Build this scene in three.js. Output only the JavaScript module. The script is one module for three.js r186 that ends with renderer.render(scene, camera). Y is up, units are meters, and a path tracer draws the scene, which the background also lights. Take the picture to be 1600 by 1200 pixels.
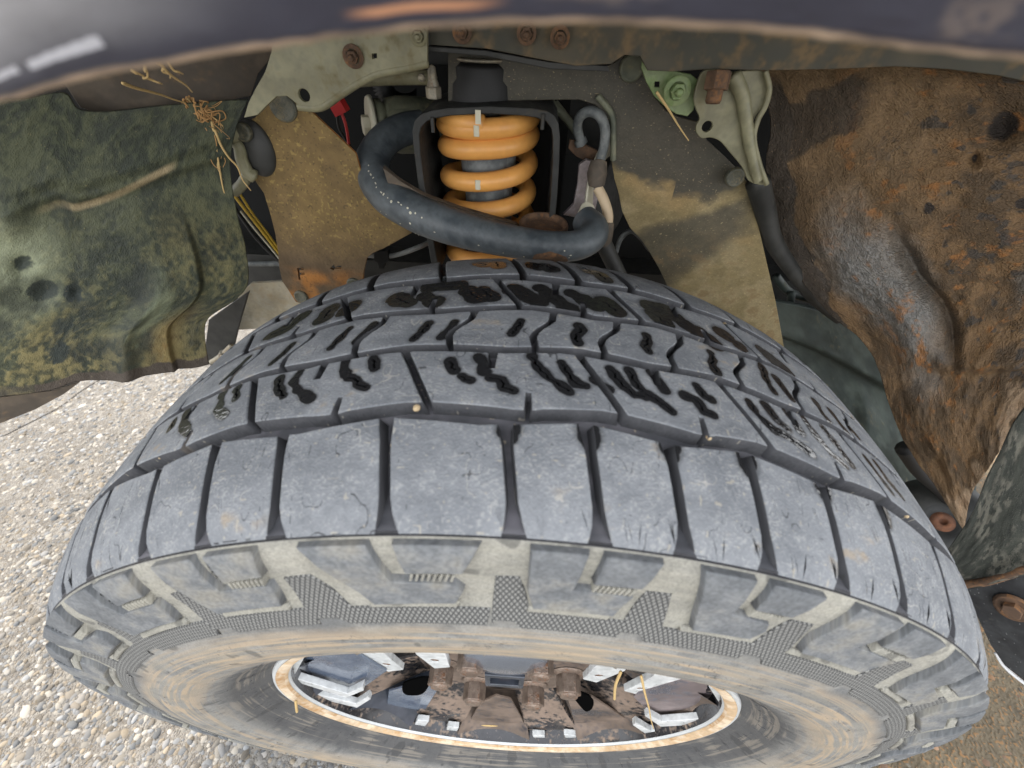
import * as THREE from 'three';
import { mergeGeometries, mergeVertices, toCreasedNormals } from 'three/addons/utils/BufferGeometryUtils.js';
import { TessellateModifier } from 'three/addons/modifiers/TessellateModifier.js';

// ------------------------------------------------------------------ camera, sky, sun, exposure
const scene = new THREE.Scene();
const camera = new THREE.PerspectiveCamera(83.08, 4 / 3, 0.01, 60);
camera.position.set(0, 0.5281, 0.0706);
camera.up.set(-0.0559, 0.7386, -0.6718);
camera.lookAt(-0.02105, 0.5281 - 0.67357, 0.0706 - 0.73882);
camera.focus = 0.4;
camera.userData.fStop = 8;
scene.add(camera);

const SUN = new THREE.Vector3(-0.62, 0.72, -0.3).normalize();
{
  const w = 512, h = 256, d = new Float32Array(w * h * 4);
  for (let j = 0; j < h; j++) for (let i = 0; i < w; i++) {
    const el = ((j + 0.5) / h - 0.5) * Math.PI, az = ((i + 0.5) / w - 0.5) * 2 * Math.PI;
    const dir = [Math.cos(el) * Math.cos(az), Math.sin(el), Math.cos(el) * Math.sin(az)];
    const cs = dir[0] * SUN.x + dir[1] * SUN.y + dir[2] * SUN.z;
    const up = Math.max(0, dir[1]);
    const glow = Math.pow(Math.max(0, cs), 6) * 0.35;
    const hz = Math.pow(1 - up, 3);
    let c = dir[1] >= 0 ? [0.88 + 0.14 * hz + glow, 0.91 + 0.12 * hz + glow, 0.97 + 0.06 * hz + glow * 0.9] : [0.36, 0.35, 0.33];
    const k = (j * w + i) * 4;
    d[k] = c[0]; d[k + 1] = c[1]; d[k + 2] = c[2]; d[k + 3] = 1;
  }
  const t = new THREE.DataTexture(d, w, h, THREE.RGBAFormat, THREE.FloatType);
  t.mapping = THREE.EquirectangularReflectionMapping;
  t.magFilter = t.minFilter = THREE.LinearFilter;
  t.needsUpdate = true;
  scene.background = t; scene.environment = t;
}
const sun = new THREE.DirectionalLight(0xfff2e0, 2.4);
sun.position.copy(SUN).multiplyScalar(6);
sun.castShadow = true;
sun.shadow.radius = 8;
sun.shadow.mapSize.set(2048, 2048);
Object.assign(sun.shadow.camera, { left: -2, right: 2, top: 2, bottom: -2, near: 1, far: 12 });
scene.add(sun);

const renderer = new THREE.WebGLRenderer({ antialias: true });
renderer.setSize(1024, 768);
renderer.shadowMap.enabled = true;
renderer.toneMapping = THREE.LinearToneMapping;
renderer.toneMappingExposure = 3.4;

// ------------------------------------------------------------------ noise and textures
let seed = 7;
const rnd = () => { seed = (seed * 1664525 + 1013904223) >>> 0; return seed / 4294967296; };
const rr = (a, b) => a + (b - a) * rnd();
const hash = (x, y, s) => { let h = (x * 374761393 + y * 668265263 + s * 1442695041) | 0; h = Math.imul(h ^ (h >>> 13), 1274126177); h ^= h >>> 16; return (h >>> 0) / 4294967296; };
const wrap = (a, n) => ((a % n) + n) % n;
function vn(x, y, s, px = 1e6, py = px) {
  const i = Math.floor(x), j = Math.floor(y), fx = x - i, fy = y - j;
  const u = fx * fx * (3 - 2 * fx), v = fy * fy * (3 - 2 * fy);
  const i0 = wrap(i, px), i1 = wrap(i + 1, px), j0 = wrap(j, py), j1 = wrap(j + 1, py);
  const a = hash(i0, j0, s), b = hash(i1, j0, s), c = hash(i0, j1, s), d = hash(i1, j1, s);
  return a + (b - a) * u + (c - a) * v + (a - b - c + d) * u * v;
}
// fbm over u,v in 0..1 with f cells along each side; tiles
function fbm(u, v, f, oct, s, fy = f) {
  let a = 0.5, t = 0, n = 0;
  for (let o = 0; o < oct; o++) { t += a * vn(u * f, v * fy, s + o, f, fy); n += a; a *= 0.55; f *= 2; fy *= 2; }
  return t / n;
}
const clamp = (x, a = 0, b = 1) => Math.min(b, Math.max(a, x));
const ss = (a, b, x) => { const t = clamp((x - a) / (b - a)); return t * t * (3 - 2 * t); };
const mix3 = (a, b, t) => [a[0] + (b[0] - a[0]) * t, a[1] + (b[1] - a[1]) * t, a[2] + (b[2] - a[2]) * t];
const enc = (x) => { x = clamp(x); return 255 * (x <= 0.0031308 ? 12.92 * x : 1.055 * Math.pow(x, 1 / 2.4) - 0.055); };
function maps(w, h, fn, repeat = null, own = true) {
  const C = new Uint8Array(w * h * 4), R = new Uint8Array(w * h * 4), B = new Uint8Array(w * h * 4);
  for (let j = 0; j < h; j++) for (let i = 0; i < w; i++) {
    const o = fn((i + 0.5) / w, (j + 0.5) / h), k = (j * w + i) * 4;
    C[k] = enc(o[0]); C[k + 1] = enc(o[1]); C[k + 2] = enc(o[2]); C[k + 3] = 255;
    const r = clamp(o[3]) * 255; R[k] = R[k + 1] = R[k + 2] = r; R[k + 3] = 255;
    const b = clamp(o[4]) * 255; B[k] = B[k + 1] = B[k + 2] = b; B[k + 3] = 255;
  }
  const mk = (d, srgb) => {
    const t = new THREE.DataTexture(d, w, h, THREE.RGBAFormat);
    t.wrapS = t.wrapT = THREE.RepeatWrapping; t.magFilter = THREE.LinearFilter; t.minFilter = THREE.LinearMipmapLinearFilter; t.generateMipmaps = true;
    if (srgb) t.colorSpace = THREE.SRGBColorSpace;
    if (repeat) t.repeat.set(repeat, repeat);
    t.needsUpdate = true; return t;
  };
  const rough = mk(R);                                      // small parts share one map for gloss and relief
  return { map: mk(C, true), roughnessMap: rough, bumpMap: own ? mk(B) : rough };
}
function stdMat(m, bumpScale, extra = {}) {
  return new THREE.MeshPhysicalMaterial({ ...m, bumpScale, roughness: 1, metalness: 0, side: THREE.DoubleSide, ...extra });
}
// a grimy surface: base colour, dirt colour(s), rust or dust coverage; patch size in metres
function grime({ size = 0.2, px = 512, base, base2 = base, dirt, cover = 0.5, soft = 0.2, speck = null, speckAmt = 0, rough = 0.8, roughDirt = 0.95, bump = 0.0006, s = 1, metal = 0, fine = 24, vary = 1, extra = {} }) {
  const m = maps(px, px, (u, v) => {
    const a = fbm(u, v, 4, 5, s), b = fbm(u, v, 9, 4, s + 20), c = fbm(u, v, fine * 2, 3, s + 40), e = vn(u * px / 3, v * px / 3, s + 60, Math.floor(px / 3)), g = fbm(u, v, 20, 3, s + 80);
    let col = mix3(base, base2, ss(0.35, 0.65, b));
    const k = ss(cover - soft, cover + soft, 1 - (a * 0.65 + c * 0.35));
    col = mix3(col, dirt, 0);
    col = mix3(col, dirt, ss(1 - cover - soft, 1 - cover + soft, a * 0.6 + c * 0.4));
    const j = 1 + vary * (-0.38 + 0.5 * c + 0.26 * g);
    col = col.map((x) => x * j);
    if (speck && e > 1 - speckAmt) col = mix3(col, speck, 0.8);
    return [...col, rough + (roughDirt - rough) * (1 - k) + (c - 0.5) * 0.25, 0.5 * c + 0.3 * e + 0.3 * a];
  }, 1 / size, px > 512);
  return stdMat(m, bump, { metalness: metal, ...extra });
}

// ------------------------------------------------------------------ scene helpers
const used = {};
function numbered(n) { const k = used[n] = (used[n] ?? -1) + 1; return k ? `${n}_${String(k).padStart(3, '0')}` : n; }
function shadowed(o) { o.castShadow = o.receiveShadow = true; return o; }
function thing(name, label, category, group) {
  const g = new THREE.Group(); g.name = numbered(name); g.userData = { label, category };
  if (group) g.userData.group = group;
  scene.add(g); return g;
}
function part(parent, name, geo, mat, label) {
  const m = shadowed(new THREE.Mesh(geo, mat)); m.name = name;
  if (label) m.userData.label = label;
  parent.add(m); return m;
}
function settle(root) {                                   // parts were made in world metres: put the group at the thing's base
  const b = new THREE.Box3().setFromObject(root), p = new THREE.Vector3((b.min.x + b.max.x) / 2, b.min.y, (b.min.z + b.max.z) / 2);
  for (const c of root.children) c.position.sub(p);
  root.position.copy(p); return root;
}
function solo(name, label, category, geo, mat, group) {   // a thing that is one mesh
  geo.computeBoundingBox(); const b = geo.boundingBox, p = [(b.min.x + b.max.x) / 2, b.min.y, (b.min.z + b.max.z) / 2];
  geo.translate(-p[0], -p[1], -p[2]);
  const m = shadowed(new THREE.Mesh(geo, mat)); m.name = numbered(name); m.position.set(...p);
  m.userData = { label, category }; if (group) m.userData.group = group;
  scene.add(m); return m;
}
const V3 = (p) => new THREE.Vector3(p[0], p[1], p[2]);
const plain = (g) => { const n = g.index ? g.toNonIndexed() : g; for (const k of Object.keys(n.attributes)) if (!['position', 'normal', 'uv'].includes(k)) n.deleteAttribute(k); return n; };
const join = (list) => mergeGeometries(list.map(plain));
function boxUV(g) {                                       // uv in metres by the main direction of each face
  const n = plain(g), p = n.attributes.position, uv = new Float32Array(p.count * 2), a = new THREE.Vector3(), b = new THREE.Vector3(), c = new THREE.Vector3();
  for (let i = 0; i < p.count; i += 3) {
    a.fromBufferAttribute(p, i); b.fromBufferAttribute(p, i + 1).sub(a); c.fromBufferAttribute(p, i + 2).sub(a); b.cross(c);
    const x = Math.abs(b.x), y = Math.abs(b.y), z = Math.abs(b.z);
    for (let k = 0; k < 3; k++) {
      a.fromBufferAttribute(p, i + k);
      const q = x > y && x > z ? [a.y, a.z] : y > z ? [a.x, a.z] : [a.x, a.y];
      uv[(i + k) * 2] = q[0]; uv[(i + k) * 2 + 1] = q[1];
    }
  }
  n.setAttribute('uv', new THREE.BufferAttribute(uv, 2)); return n;
}
// a flat plate: outline (3-D points lying on one plane z = z0 + kx x + ky y), its front face there, thickness behind
function plate(pts, [kx = 0, ky = 0], thick = 0.002, { smooth = false, holes = [], bevel = 0.0006, push = 0 } = {}) {
  const n = new THREE.Vector3(-kx, -ky, 1).normalize(), e1 = new THREE.Vector3(1, 0, kx).normalize(), e2 = new THREE.Vector3().crossVectors(n, e1);
  const o = V3(pts[0]), to2 = (p) => { const d = V3(p).sub(o); return new THREE.Vector2(d.dot(e1), d.dot(e2)); };
  const round = (l, sm) => sm ? new THREE.CatmullRomCurve3(l.map(V3), true, 'centripetal').getPoints(l.length * 8).slice(0, -1).map((q) => to2([q.x, q.y, q.z])) : l.map(to2);
  const sh = new THREE.Shape(round(pts, smooth));
  for (const h of holes) sh.holes.push(new THREE.Path(round(h, h.smooth)));
  const g = new THREE.ExtrudeGeometry(sh, { depth: thick, bevelEnabled: bevel > 0, bevelThickness: bevel, bevelSize: bevel, bevelOffset: -bevel, bevelSegments: 2, curveSegments: 8 });
  g.translate(0, 0, -thick - bevel + push);
  g.applyMatrix4(new THREE.Matrix4().makeBasis(e1, e2, n).setPosition(o));
  return boxUVish(g);
}
const boxUVish = (g) => boxUV(g);
function ringHole(c, r, n = 16) { const l = []; for (let i = 0; i < n; i++) l.push([c[0] + r * Math.cos(i / n * 6.2832), c[1] + r * Math.sin(i / n * 6.2832), c[2]]); return l; }
// a curved sheet between four edges (each a list of 3-D points), with relief along its normal and a thickness
function sheet(top, bottom, left, right, relief, thick, nu = 160, nv = 160) {
  const cv = (l) => new THREE.CatmullRomCurve3(l.map(V3), false, 'centripetal');
  const T = cv(top), B = cv(bottom), L = cv(left), R = cv(right), q = (c, t) => c.getPointAt(clamp(t));
  const W = T.getLength(), H = L.getLength();
  const tp = [], bp = [], lp = [], rp = [];
  for (let i = 0; i <= nu; i++) { tp.push(q(T, i / nu)); bp.push(q(B, i / nu)); }
  for (let j = 0; j <= nv; j++) { lp.push(q(L, j / nv)); rp.push(q(R, j / nv)); }
  const P = [];
  for (let j = 0; j <= nv; j++) for (let i = 0; i <= nu; i++) {
    const u = i / nu, v = j / nv, p = new THREE.Vector3();
    p.addScaledVector(tp[i], 1 - v).addScaledVector(bp[i], v).addScaledVector(lp[j], 1 - u).addScaledVector(rp[j], u);
    p.addScaledVector(tp[0], -(1 - u) * (1 - v)).addScaledVector(tp[nu], -u * (1 - v)).addScaledVector(bp[0], -(1 - u) * v).addScaledVector(bp[nu], -u * v);
    P.push(p);
  }
  const at = (i, j) => P[clamp(j, 0, nv) * (nu + 1) + clamp(i, 0, nu)];
  const front = [], back = [];
  for (let j = 0; j <= nv; j++) for (let i = 0; i <= nu; i++) {
    const n = at(i, j + 1).clone().sub(at(i, j - 1)).cross(at(i + 1, j).clone().sub(at(i - 1, j))).normalize();
    const d = relief(i / nu, j / nv, at(i, j));
    front.push(at(i, j).clone().addScaledVector(n, d)); back.push(at(i, j).clone().addScaledVector(n, d - thick));
  }
  const pos = [], uv = [], idx = [], N = (nu + 1) * (nv + 1);
  for (const l of [front, back]) l.forEach((p, k) => { pos.push(p.x, p.y, p.z); uv.push((k % (nu + 1)) / nu, 1 - Math.floor(k / (nu + 1)) / nv); });
  const id = (i, j) => j * (nu + 1) + i;
  for (let j = 0; j < nv; j++) for (let i = 0; i < nu; i++) {
    const a = id(i, j), b = id(i + 1, j), c = id(i, j + 1), d = id(i + 1, j + 1);
    idx.push(a, c, b, b, c, d, a + N, b + N, c + N, b + N, d + N, c + N);
  }
  const rim = (a, b) => idx.push(a, b, a + N, b, b + N, a + N);
  for (let i = 0; i < nu; i++) { rim(id(i, 0), id(i + 1, 0)); rim(id(i + 1, nv), id(i, nv)); }
  for (let j = 0; j < nv; j++) { rim(id(0, j + 1), id(0, j)); rim(id(nu, j), id(nu, j + 1)); }
  const g = new THREE.BufferGeometry();
  g.setAttribute('position', new THREE.Float32BufferAttribute(pos, 3)); g.setAttribute('uv', new THREE.Float32BufferAttribute(uv, 2)); g.setIndex(idx);
  g.computeVertexNormals(); g.userData.size = [W, H];
  return g;
}
function tube(pts, r, { seg = pts.length * 10, rad = 12, closed = false, caps = true } = {}) {
  const c = new THREE.CatmullRomCurve3(pts.map(V3), closed, 'centripetal'), L = c.getLength();
  const rf = typeof r === 'function' ? r : () => r, F = c.computeFrenetFrames(seg, closed), pos = [], nor = [], uv = [], idx = [];
  for (let i = 0; i <= seg; i++) {
    const p = c.getPointAt(i / seg), ra = rf(i / seg);
    for (let k = 0; k <= rad; k++) {
      const a = k / rad * Math.PI * 2, n = F.normals[i].clone().multiplyScalar(Math.cos(a)).addScaledVector(F.binormals[i], Math.sin(a));
      pos.push(p.x + n.x * ra, p.y + n.y * ra, p.z + n.z * ra); nor.push(n.x, n.y, n.z); uv.push(i / seg * L, k / rad * 6.28 * ra);
    }
  }
  for (let i = 0; i < seg; i++) for (let k = 0; k < rad; k++) { const a = i * (rad + 1) + k, b = a + rad + 1; idx.push(a, a + 1, b, b, a + 1, b + 1); }
  if (caps && !closed) for (const e of [0, seg]) {
    const t = c.getTangentAt(e / seg).multiplyScalar(e ? 1 : -1), p = c.getPointAt(e / seg).addScaledVector(t, rf(e / seg) * 0.35), m = pos.length / 3;
    pos.push(p.x, p.y, p.z); nor.push(t.x, t.y, t.z); uv.push(0, 0);
    for (let k = 0; k < rad; k++) { const a = e * (rad + 1) + k; e ? idx.push(a, a + 1, m) : idx.push(a + 1, a, m); }
  }
  const g = new THREE.BufferGeometry();
  g.setAttribute('position', new THREE.Float32BufferAttribute(pos, 3)); g.setAttribute('normal', new THREE.Float32BufferAttribute(nor, 3)); g.setAttribute('uv', new THREE.Float32BufferAttribute(uv, 2)); g.setIndex(idx);
  return g;
}
const UP = new THREE.Vector3(0, 1, 0);
function aim(g, at, dir) { g.applyQuaternion(new THREE.Quaternion().setFromUnitVectors(UP, V3(dir).normalize())); g.translate(...at); return g; }
function lathe(prof, at, dir = [0, 1, 0], seg = 32) { return aim(new THREE.LatheGeometry(prof.map((p) => new THREE.Vector2(p[0], p[1])), seg), at, dir); }
function hexNut(at, dir, r, h) {
  const s = new THREE.Shape(); for (let i = 0; i < 6; i++) { const a = i * Math.PI / 3; s[i ? 'lineTo' : 'moveTo'](r * Math.cos(a), r * Math.sin(a)); } s.closePath();
  const g = new THREE.ExtrudeGeometry(s, { depth: h, bevelEnabled: true, bevelSize: r * 0.1, bevelThickness: r * 0.12, bevelOffset: -r * 0.1, bevelSegments: 2 });
  g.rotateX(-Math.PI / 2); return aim(g, at, dir);
}

// ------------------------------------------------------------------ ground
const GY = -0.386;
{
  const m = maps(1024, 1024, (u, v) => {
    const a = fbm(u, v, 5, 5, 300), b = fbm(u, v, 40, 3, 310), e = vn(u * 256, v * 256, 320, 256), f = vn(u * 512, v * 512, 321, 512);
    let c = mix3([0.135, 0.124, 0.11], [0.22, 0.206, 0.184], ss(0.35, 0.7, b * 0.6 + e * 0.4));
    if (e > 0.82) c = mix3(c, [0.09, 0.09, 0.095], 0.7);
    if (e < 0.12) c = mix3(c, [0.24, 0.18, 0.11], 0.7);
    c = c.map((x) => x * (0.66 + 0.3 * a + 0.4 * f * e));
    return [...c, 0.95, 0.5 * e + 0.3 * f + 0.2 * b];
  }, 1 / 0.5);
  const g = new THREE.PlaneGeometry(40, 40, 40, 40); g.rotateX(-Math.PI / 2); g.translate(0, GY, 0);
  const p = g.attributes.position, uv = g.attributes.uv;
  for (let i = 0; i < p.count; i++) uv.setXY(i, p.getX(i), p.getZ(i));
  const o = shadowed(new THREE.Mesh(g, stdMat(m, 0.004))); o.name = 'ground'; o.userData = { kind: 'structure', label: 'pale exposed aggregate concrete driveway under the wheel' }; scene.add(o);

  // the aggregate: loose-looking pebbles half sunk in the concrete
  const base = new THREE.IcosahedronGeometry(1, 1), N = 90000;
  const im = new THREE.InstancedMesh(base, new THREE.MeshStandardMaterial({ roughness: 0.85, color: 0xffffff }), N);
  im.name = 'gravel'; im.userData = { kind: 'stuff', label: 'small mixed grey, cream and tan pebbles set in the driveway concrete', category: 'gravel' };
  const M = new THREE.Matrix4(), Q = new THREE.Quaternion(), E = new THREE.Euler(), col = new THREE.Color();
  const pal = [[0.42, 0.39, 0.34], [0.30, 0.30, 0.30], [0.46, 0.43, 0.38], [0.20, 0.21, 0.22], [0.38, 0.32, 0.24], [0.50, 0.47, 0.43], [0.26, 0.23, 0.19], [0.34, 0.35, 0.36]];
  for (let i = 0; i < N; i++) {
    const left = i < N * 0.8;
    let x, z;
    if (left) { const q = Math.pow(rnd(), 1.3); x = -0.12 - q * 2.3; z = rr(-2.0, 0.45) ; if (q < 0.4) z = rr(-0.9, 0.45); }
    else { x = rr(0.28, 1.25); z = rr(-0.7, 0.4); if (rnd() < 0.4) z = rr(-0.25, 0.3); }
    const r = rr(0.0018, 0.0050) * (rnd() < 0.08 ? 1.7 : 1), y = GY - r * rr(0.12, 0.5);
    E.set(rr(-0.3, 0.3), rr(0, 6.28), rr(-0.3, 0.3)); Q.setFromEuler(E);
    M.compose(new THREE.Vector3(x, y, z), Q, new THREE.Vector3(r * rr(1, 1.7), r * rr(0.45, 0.8), r * rr(0.8, 1.2)));
    im.setMatrixAt(i, M);
    const c = pal[Math.floor(rnd() * pal.length)], k = rr(0.26, 0.66);
    const brown = x > 0 ? 1 : 0;                          // browner, mossier stones behind the wheel, darkened to paint in its shade
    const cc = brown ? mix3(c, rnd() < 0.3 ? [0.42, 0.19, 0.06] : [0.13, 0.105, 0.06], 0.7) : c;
    im.setColorAt(i, col.setRGB(cc[0] * k, cc[1] * k, cc[2] * k));
  }
  im.castShadow = im.receiveShadow = true; scene.add(im);
  // moss-brown ground behind the wheel, its shade painted into the darker colour
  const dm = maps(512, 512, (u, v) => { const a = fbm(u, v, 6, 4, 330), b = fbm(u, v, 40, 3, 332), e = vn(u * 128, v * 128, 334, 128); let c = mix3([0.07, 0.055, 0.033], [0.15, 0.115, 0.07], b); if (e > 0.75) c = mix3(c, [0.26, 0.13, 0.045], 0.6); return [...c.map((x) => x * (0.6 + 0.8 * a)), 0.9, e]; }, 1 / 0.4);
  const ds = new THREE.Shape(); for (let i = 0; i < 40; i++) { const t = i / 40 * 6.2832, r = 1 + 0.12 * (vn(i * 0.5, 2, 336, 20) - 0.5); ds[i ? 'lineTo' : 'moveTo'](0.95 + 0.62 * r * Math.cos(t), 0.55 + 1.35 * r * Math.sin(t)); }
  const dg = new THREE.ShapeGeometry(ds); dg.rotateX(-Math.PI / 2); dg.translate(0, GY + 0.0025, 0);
  const dp = shadowed(new THREE.Mesh(dg, stdMat(dm, 0.003))); dp.name = 'shaded_brown_ground'; dp.userData = { kind: 'structure', label: 'brown patch of ground with painted shade behind the wheel at the right' }; scene.add(dp);
  const crack = plain(tube([[-1.3807,-0.3860,-0.5861], [-1.3418,-0.3860,-0.6567], [-1.3087,-0.3860,-0.7229], [-1.2943,-0.3860,-0.8097], [-1.2568,-0.3860,-0.9048]], 0.003, { rad: 6 })).translate(0, -0.001, 0);
  const ck = solo('crack', 'thin dark crack running across the concrete in front of the wheel', 'crack', crack, new THREE.MeshStandardMaterial({ color: new THREE.Color().setRGB(0.05, 0.045, 0.04), roughness: 1 }));
  ck.userData = { kind: 'structure', label: ck.userData.label };
}

// ------------------------------------------------------------------ wheel: profile and pattern of the tyre
const TW = 0.268, RT = 0.39;
const half = [[0.214, -0.034], [0.2299, -0.0231], [0.2525, -0.0075], [0.2768, 0], [0.305, -0.0025], [0.3318, -0.0086], [0.3666, -0.0153], [0.3785, -0.0365], [0.3867, -0.0652], [0.3895, -0.105], [0.3903, -0.134]];
const full = [...half, ...half.slice(0, -1).reverse().map(([r, z]) => [r, -TW - z])];
const PT = [];
{
  const c = new THREE.CatmullRomCurve3(full.map(([r, z]) => new THREE.Vector3(r, z, 0)), false, 'centripetal'), pts = c.getPoints(2400);
  let s = 0;
  pts.forEach((p, i) => { if (i) s += p.distanceTo(pts[i - 1]); const a = pts[Math.max(0, i - 4)], b = pts[Math.min(pts.length - 1, i + 4)], l = a.distanceTo(b); PT.push({ s, r: p.x, z: p.y, dr: (b.x - a.x) / l, dz: (b.y - a.y) / l }); });
}
const SL = PT[PT.length - 1].s;
const prof = (s) => {
  let lo = 0, hi = PT.length - 1; s = clamp(s, 0, SL);
  while (hi - lo > 1) { const m = (lo + hi) >> 1; PT[m].s < s ? lo = m : hi = m; }
  const a = PT[lo], b = PT[hi], t = (s - a.s) / (b.s - a.s || 1), L = (x, y) => x + (y - x) * t;
  return { r: L(a.r, b.r), z: L(a.z, b.z), dr: L(a.dr, b.dr), dz: L(a.dz, b.dz) };
};
const sZ = (z) => { for (let i = 900; i < 1600; i++) if (PT[i].z <= z && PT[i].r > 0.3) return PT[i].s; return SL / 2; };   // tread: by z (crown part)
const SZ = []; for (let k = 0; k <= 270; k++) { const z = -k / 1000; let best = SL / 2; for (const p of PT) if (p.r > 0.366 && p.z <= z) { best = p.s; break; } SZ.push(best); }
const sOfZ = (z) => { const k = clamp(-z * 1000, 15.4, 252.6), i = Math.floor(k); return SZ[i] + (SZ[i + 1] - SZ[i]) * (k - i); };
const sOfR = (r) => { for (const p of PT) if (p.r >= r && p.z > -0.1 && p.s > 0.02) return p.s; return 0; };
const SA = sOfR(0.3664), SA2 = SL - SA;
const DEG = Math.PI / 180;
function surf(th, s, h) {                                  // th in degrees from the top towards the rear
  const q = prof(s), a = th * DEG, er = [Math.sin(a), Math.cos(a), 0];
  const nr = -q.dz, nz = q.dr, n = [nr * er[0], nr * er[1], nz];
  return { p: [q.r * er[0] + n[0] * h, q.r * er[1] + n[1] * h, q.z + n[2] * h], n, t: [Math.cos(a), -Math.sin(a), 0], b: [q.dr * er[0], q.dr * er[1], q.dz], z: q.z };
}
const uvTread = (th, s) => [(th + 60) / 120, -prof(s).z / 0.27];
const uvSide = (th, s) => [th / 120, s / SA];
const inset = (o, d) => o.map((p, i) => {
  const a = o[(i + o.length - 1) % o.length], b = o[(i + 1) % o.length];
  let x1 = p[0] - a[0], y1 = p[1] - a[1], x2 = b[0] - p[0], y2 = b[1] - p[1];
  const l1 = Math.hypot(x1, y1) || 1, l2 = Math.hypot(x2, y2) || 1; x1 /= l1; y1 /= l1; x2 /= l2; y2 /= l2;
  let nx = -(y1 + y2), ny = x1 + x2; const l = Math.hypot(nx, ny) || 1; nx /= l; ny /= l;
  const k = Math.min(2, 1 / Math.max(0.4, nx * -y1 + ny * x1));
  return [p[0] + nx * d * k, p[1] + ny * d * k];
});
const dense = (o, L) => { const r = []; o.forEach((p, i) => { const q = o[(i + 1) % o.length], n = Math.max(1, Math.ceil(Math.hypot(q[0] - p[0], q[1] - p[1]) / L)); for (let k = 0; k < n; k++) r.push([p[0] + (q[0] - p[0]) * k / n, p[1] + (q[1] - p[1]) * k / n]); }); return r; };
const area = (o) => o.reduce((t, p, i) => { const q = o[(i + 1) % o.length]; return t + p[0] * q[1] - q[0] * p[1]; }, 0) / 2;
const insideP = (o, x, y) => { let c = false; for (let i = 0, j = o.length - 1; i < o.length; j = i++) if ((o[i][1] > y) !== (o[j][1] > y) && x < (o[j][0] - o[i][0]) * (y - o[i][1]) / (o[j][1] - o[i][1]) + o[i][0]) c = !c; return c; };
// a raised rubber piece on the tyre: outline in (arc length, profile length), from height h0 to h1
function rubber(outline, holes, h0, h1, bev, uvf, { edge = 0.007, tess = 0.011, draft = 0.0012, holeDepth = 0.005 } = {}) {
  let o = outline; if (area(o) < 0) o = o.slice().reverse();
  o = dense(o, edge);
  const pos = [], nor = [], uv = [];
  let wall = false;
  const put = (p, h, nf) => { const th = p[0] / RT / DEG, q = surf(th, p[1], h), t = uvf(th, p[1]); pos.push(...q.p); nor.push(...nf(q)); if (wall && uvf === uvTread) uv.push(t[0], 0.962 + h * 1.5); else uv.push(t[0], t[1] + (uvf === uvSide ? h / SA : 0)); };
  const top = inset(o, bev), low = inset(o, -draft), n = o.length;
  const side = (i) => { const a = o[(i + n - 1) % n], b = o[(i + 1) % n], l = Math.hypot(b[0] - a[0], b[1] - a[1]) || 1; return [(b[1] - a[1]) / l, -(b[0] - a[0]) / l]; };
  const nrm = (v) => { const l = Math.hypot(...v) || 1; return v.map((x) => x / l); };
  const sideN = (i, w) => (q) => { const d = side(i); return nrm([0, 1, 2].map((k) => q.t[k] * d[0] + q.b[k] * d[1] + q.n[k] * w)); };
  const up = (q) => q.n;
  for (let i = 0; i < n; i++) {
    const j = (i + 1) % n;
    wall = true;
    put(low[i], h0, sideN(i, 0.1)); put(low[j], h0, sideN(j, 0.1)); put(o[j], h1 - bev, sideN(j, 0.2));
    put(low[i], h0, sideN(i, 0.1)); put(o[j], h1 - bev, sideN(j, 0.2)); put(o[i], h1 - bev, sideN(i, 0.2));
    wall = false;
    put(o[i], h1 - bev, sideN(i, 0.5)); put(o[j], h1 - bev, sideN(j, 0.5)); put(top[j], h1, up);
    put(o[i], h1 - bev, sideN(i, 0.5)); put(top[j], h1, up); put(top[i], h1, up);
  }
  const sh = new THREE.Shape(top.map((p) => new THREE.Vector2(...p)));
  for (const h of holes) sh.holes.push(new THREE.Path(h.map((p) => new THREE.Vector2(...p))));
  let g = new THREE.ShapeGeometry(sh).toNonIndexed(); g = new TessellateModifier(tess, 5).modify(g);
  const P = g.attributes.position; for (let i = 0; i < P.count; i++) put([P.getX(i), P.getY(i)], h1, up);
  for (let h of holes) {
    if (area(h) > 0) h = h.slice().reverse();
    for (let i = 0; i < h.length; i++) {
      const a = h[i], b = h[(i + 1) % h.length], l = Math.hypot(b[0] - a[0], b[1] - a[1]) || 1, d = [(b[1] - a[1]) / l, -(b[0] - a[0]) / l];
      const f = (q) => [0, 1, 2].map((k) => q.t[k] * d[0] + q.b[k] * d[1]);
      put(a, h1 - holeDepth, f); put(b, h1 - holeDepth, f); put(b, h1, f); put(a, h1 - holeDepth, f); put(b, h1, f); put(a, h1, f);
    }
  }
  const r = new THREE.BufferGeometry();
  r.setAttribute('position', new THREE.Float32BufferAttribute(pos, 3)); r.setAttribute('normal', new THREE.Float32BufferAttribute(nor, 3)); r.setAttribute('uv', new THREE.Float32BufferAttribute(uv, 2));
  return r;
}

// pitch of the shoulder blocks: the boundaries (degrees), uneven as moulded
const BD = [-36.8, -28.7, -22.5, -16.3, -8.5, -0.4, 5, 10.5, 16.5, 22.8, 29.3];
{
  const rest = 360 - 36.8 - 29.3, n = 44, w = []; let t = 0;
  for (let i = 0; i < n; i++) { const q = [5.5, 6.3, 7.6][Math.floor(rnd() * 3)]; w.push(q); t += q; }
  let a = 29.3; for (let i = 0; i < n - 1; i++) { a += w[i] * rest / t; BD.push(a); }
}
const NB = BD.length;                                      // even indices (1, 3 ...) differ in parity between the ribs
const bd = (i) => BD[wrap(i, NB)] + 360 * Math.floor(i / NB);
const phase2 = (th, par) => {                              // 0..1 within the pair of shoulder blocks holding th, pairs starting at indices of one parity
  for (let i = par - 2; i < NB + 2; i += 2) if (th >= bd(i) && th < bd(i + 2)) return (th - bd(i)) / (bd(i + 2) - bd(i));
  return 0;
};
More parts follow.
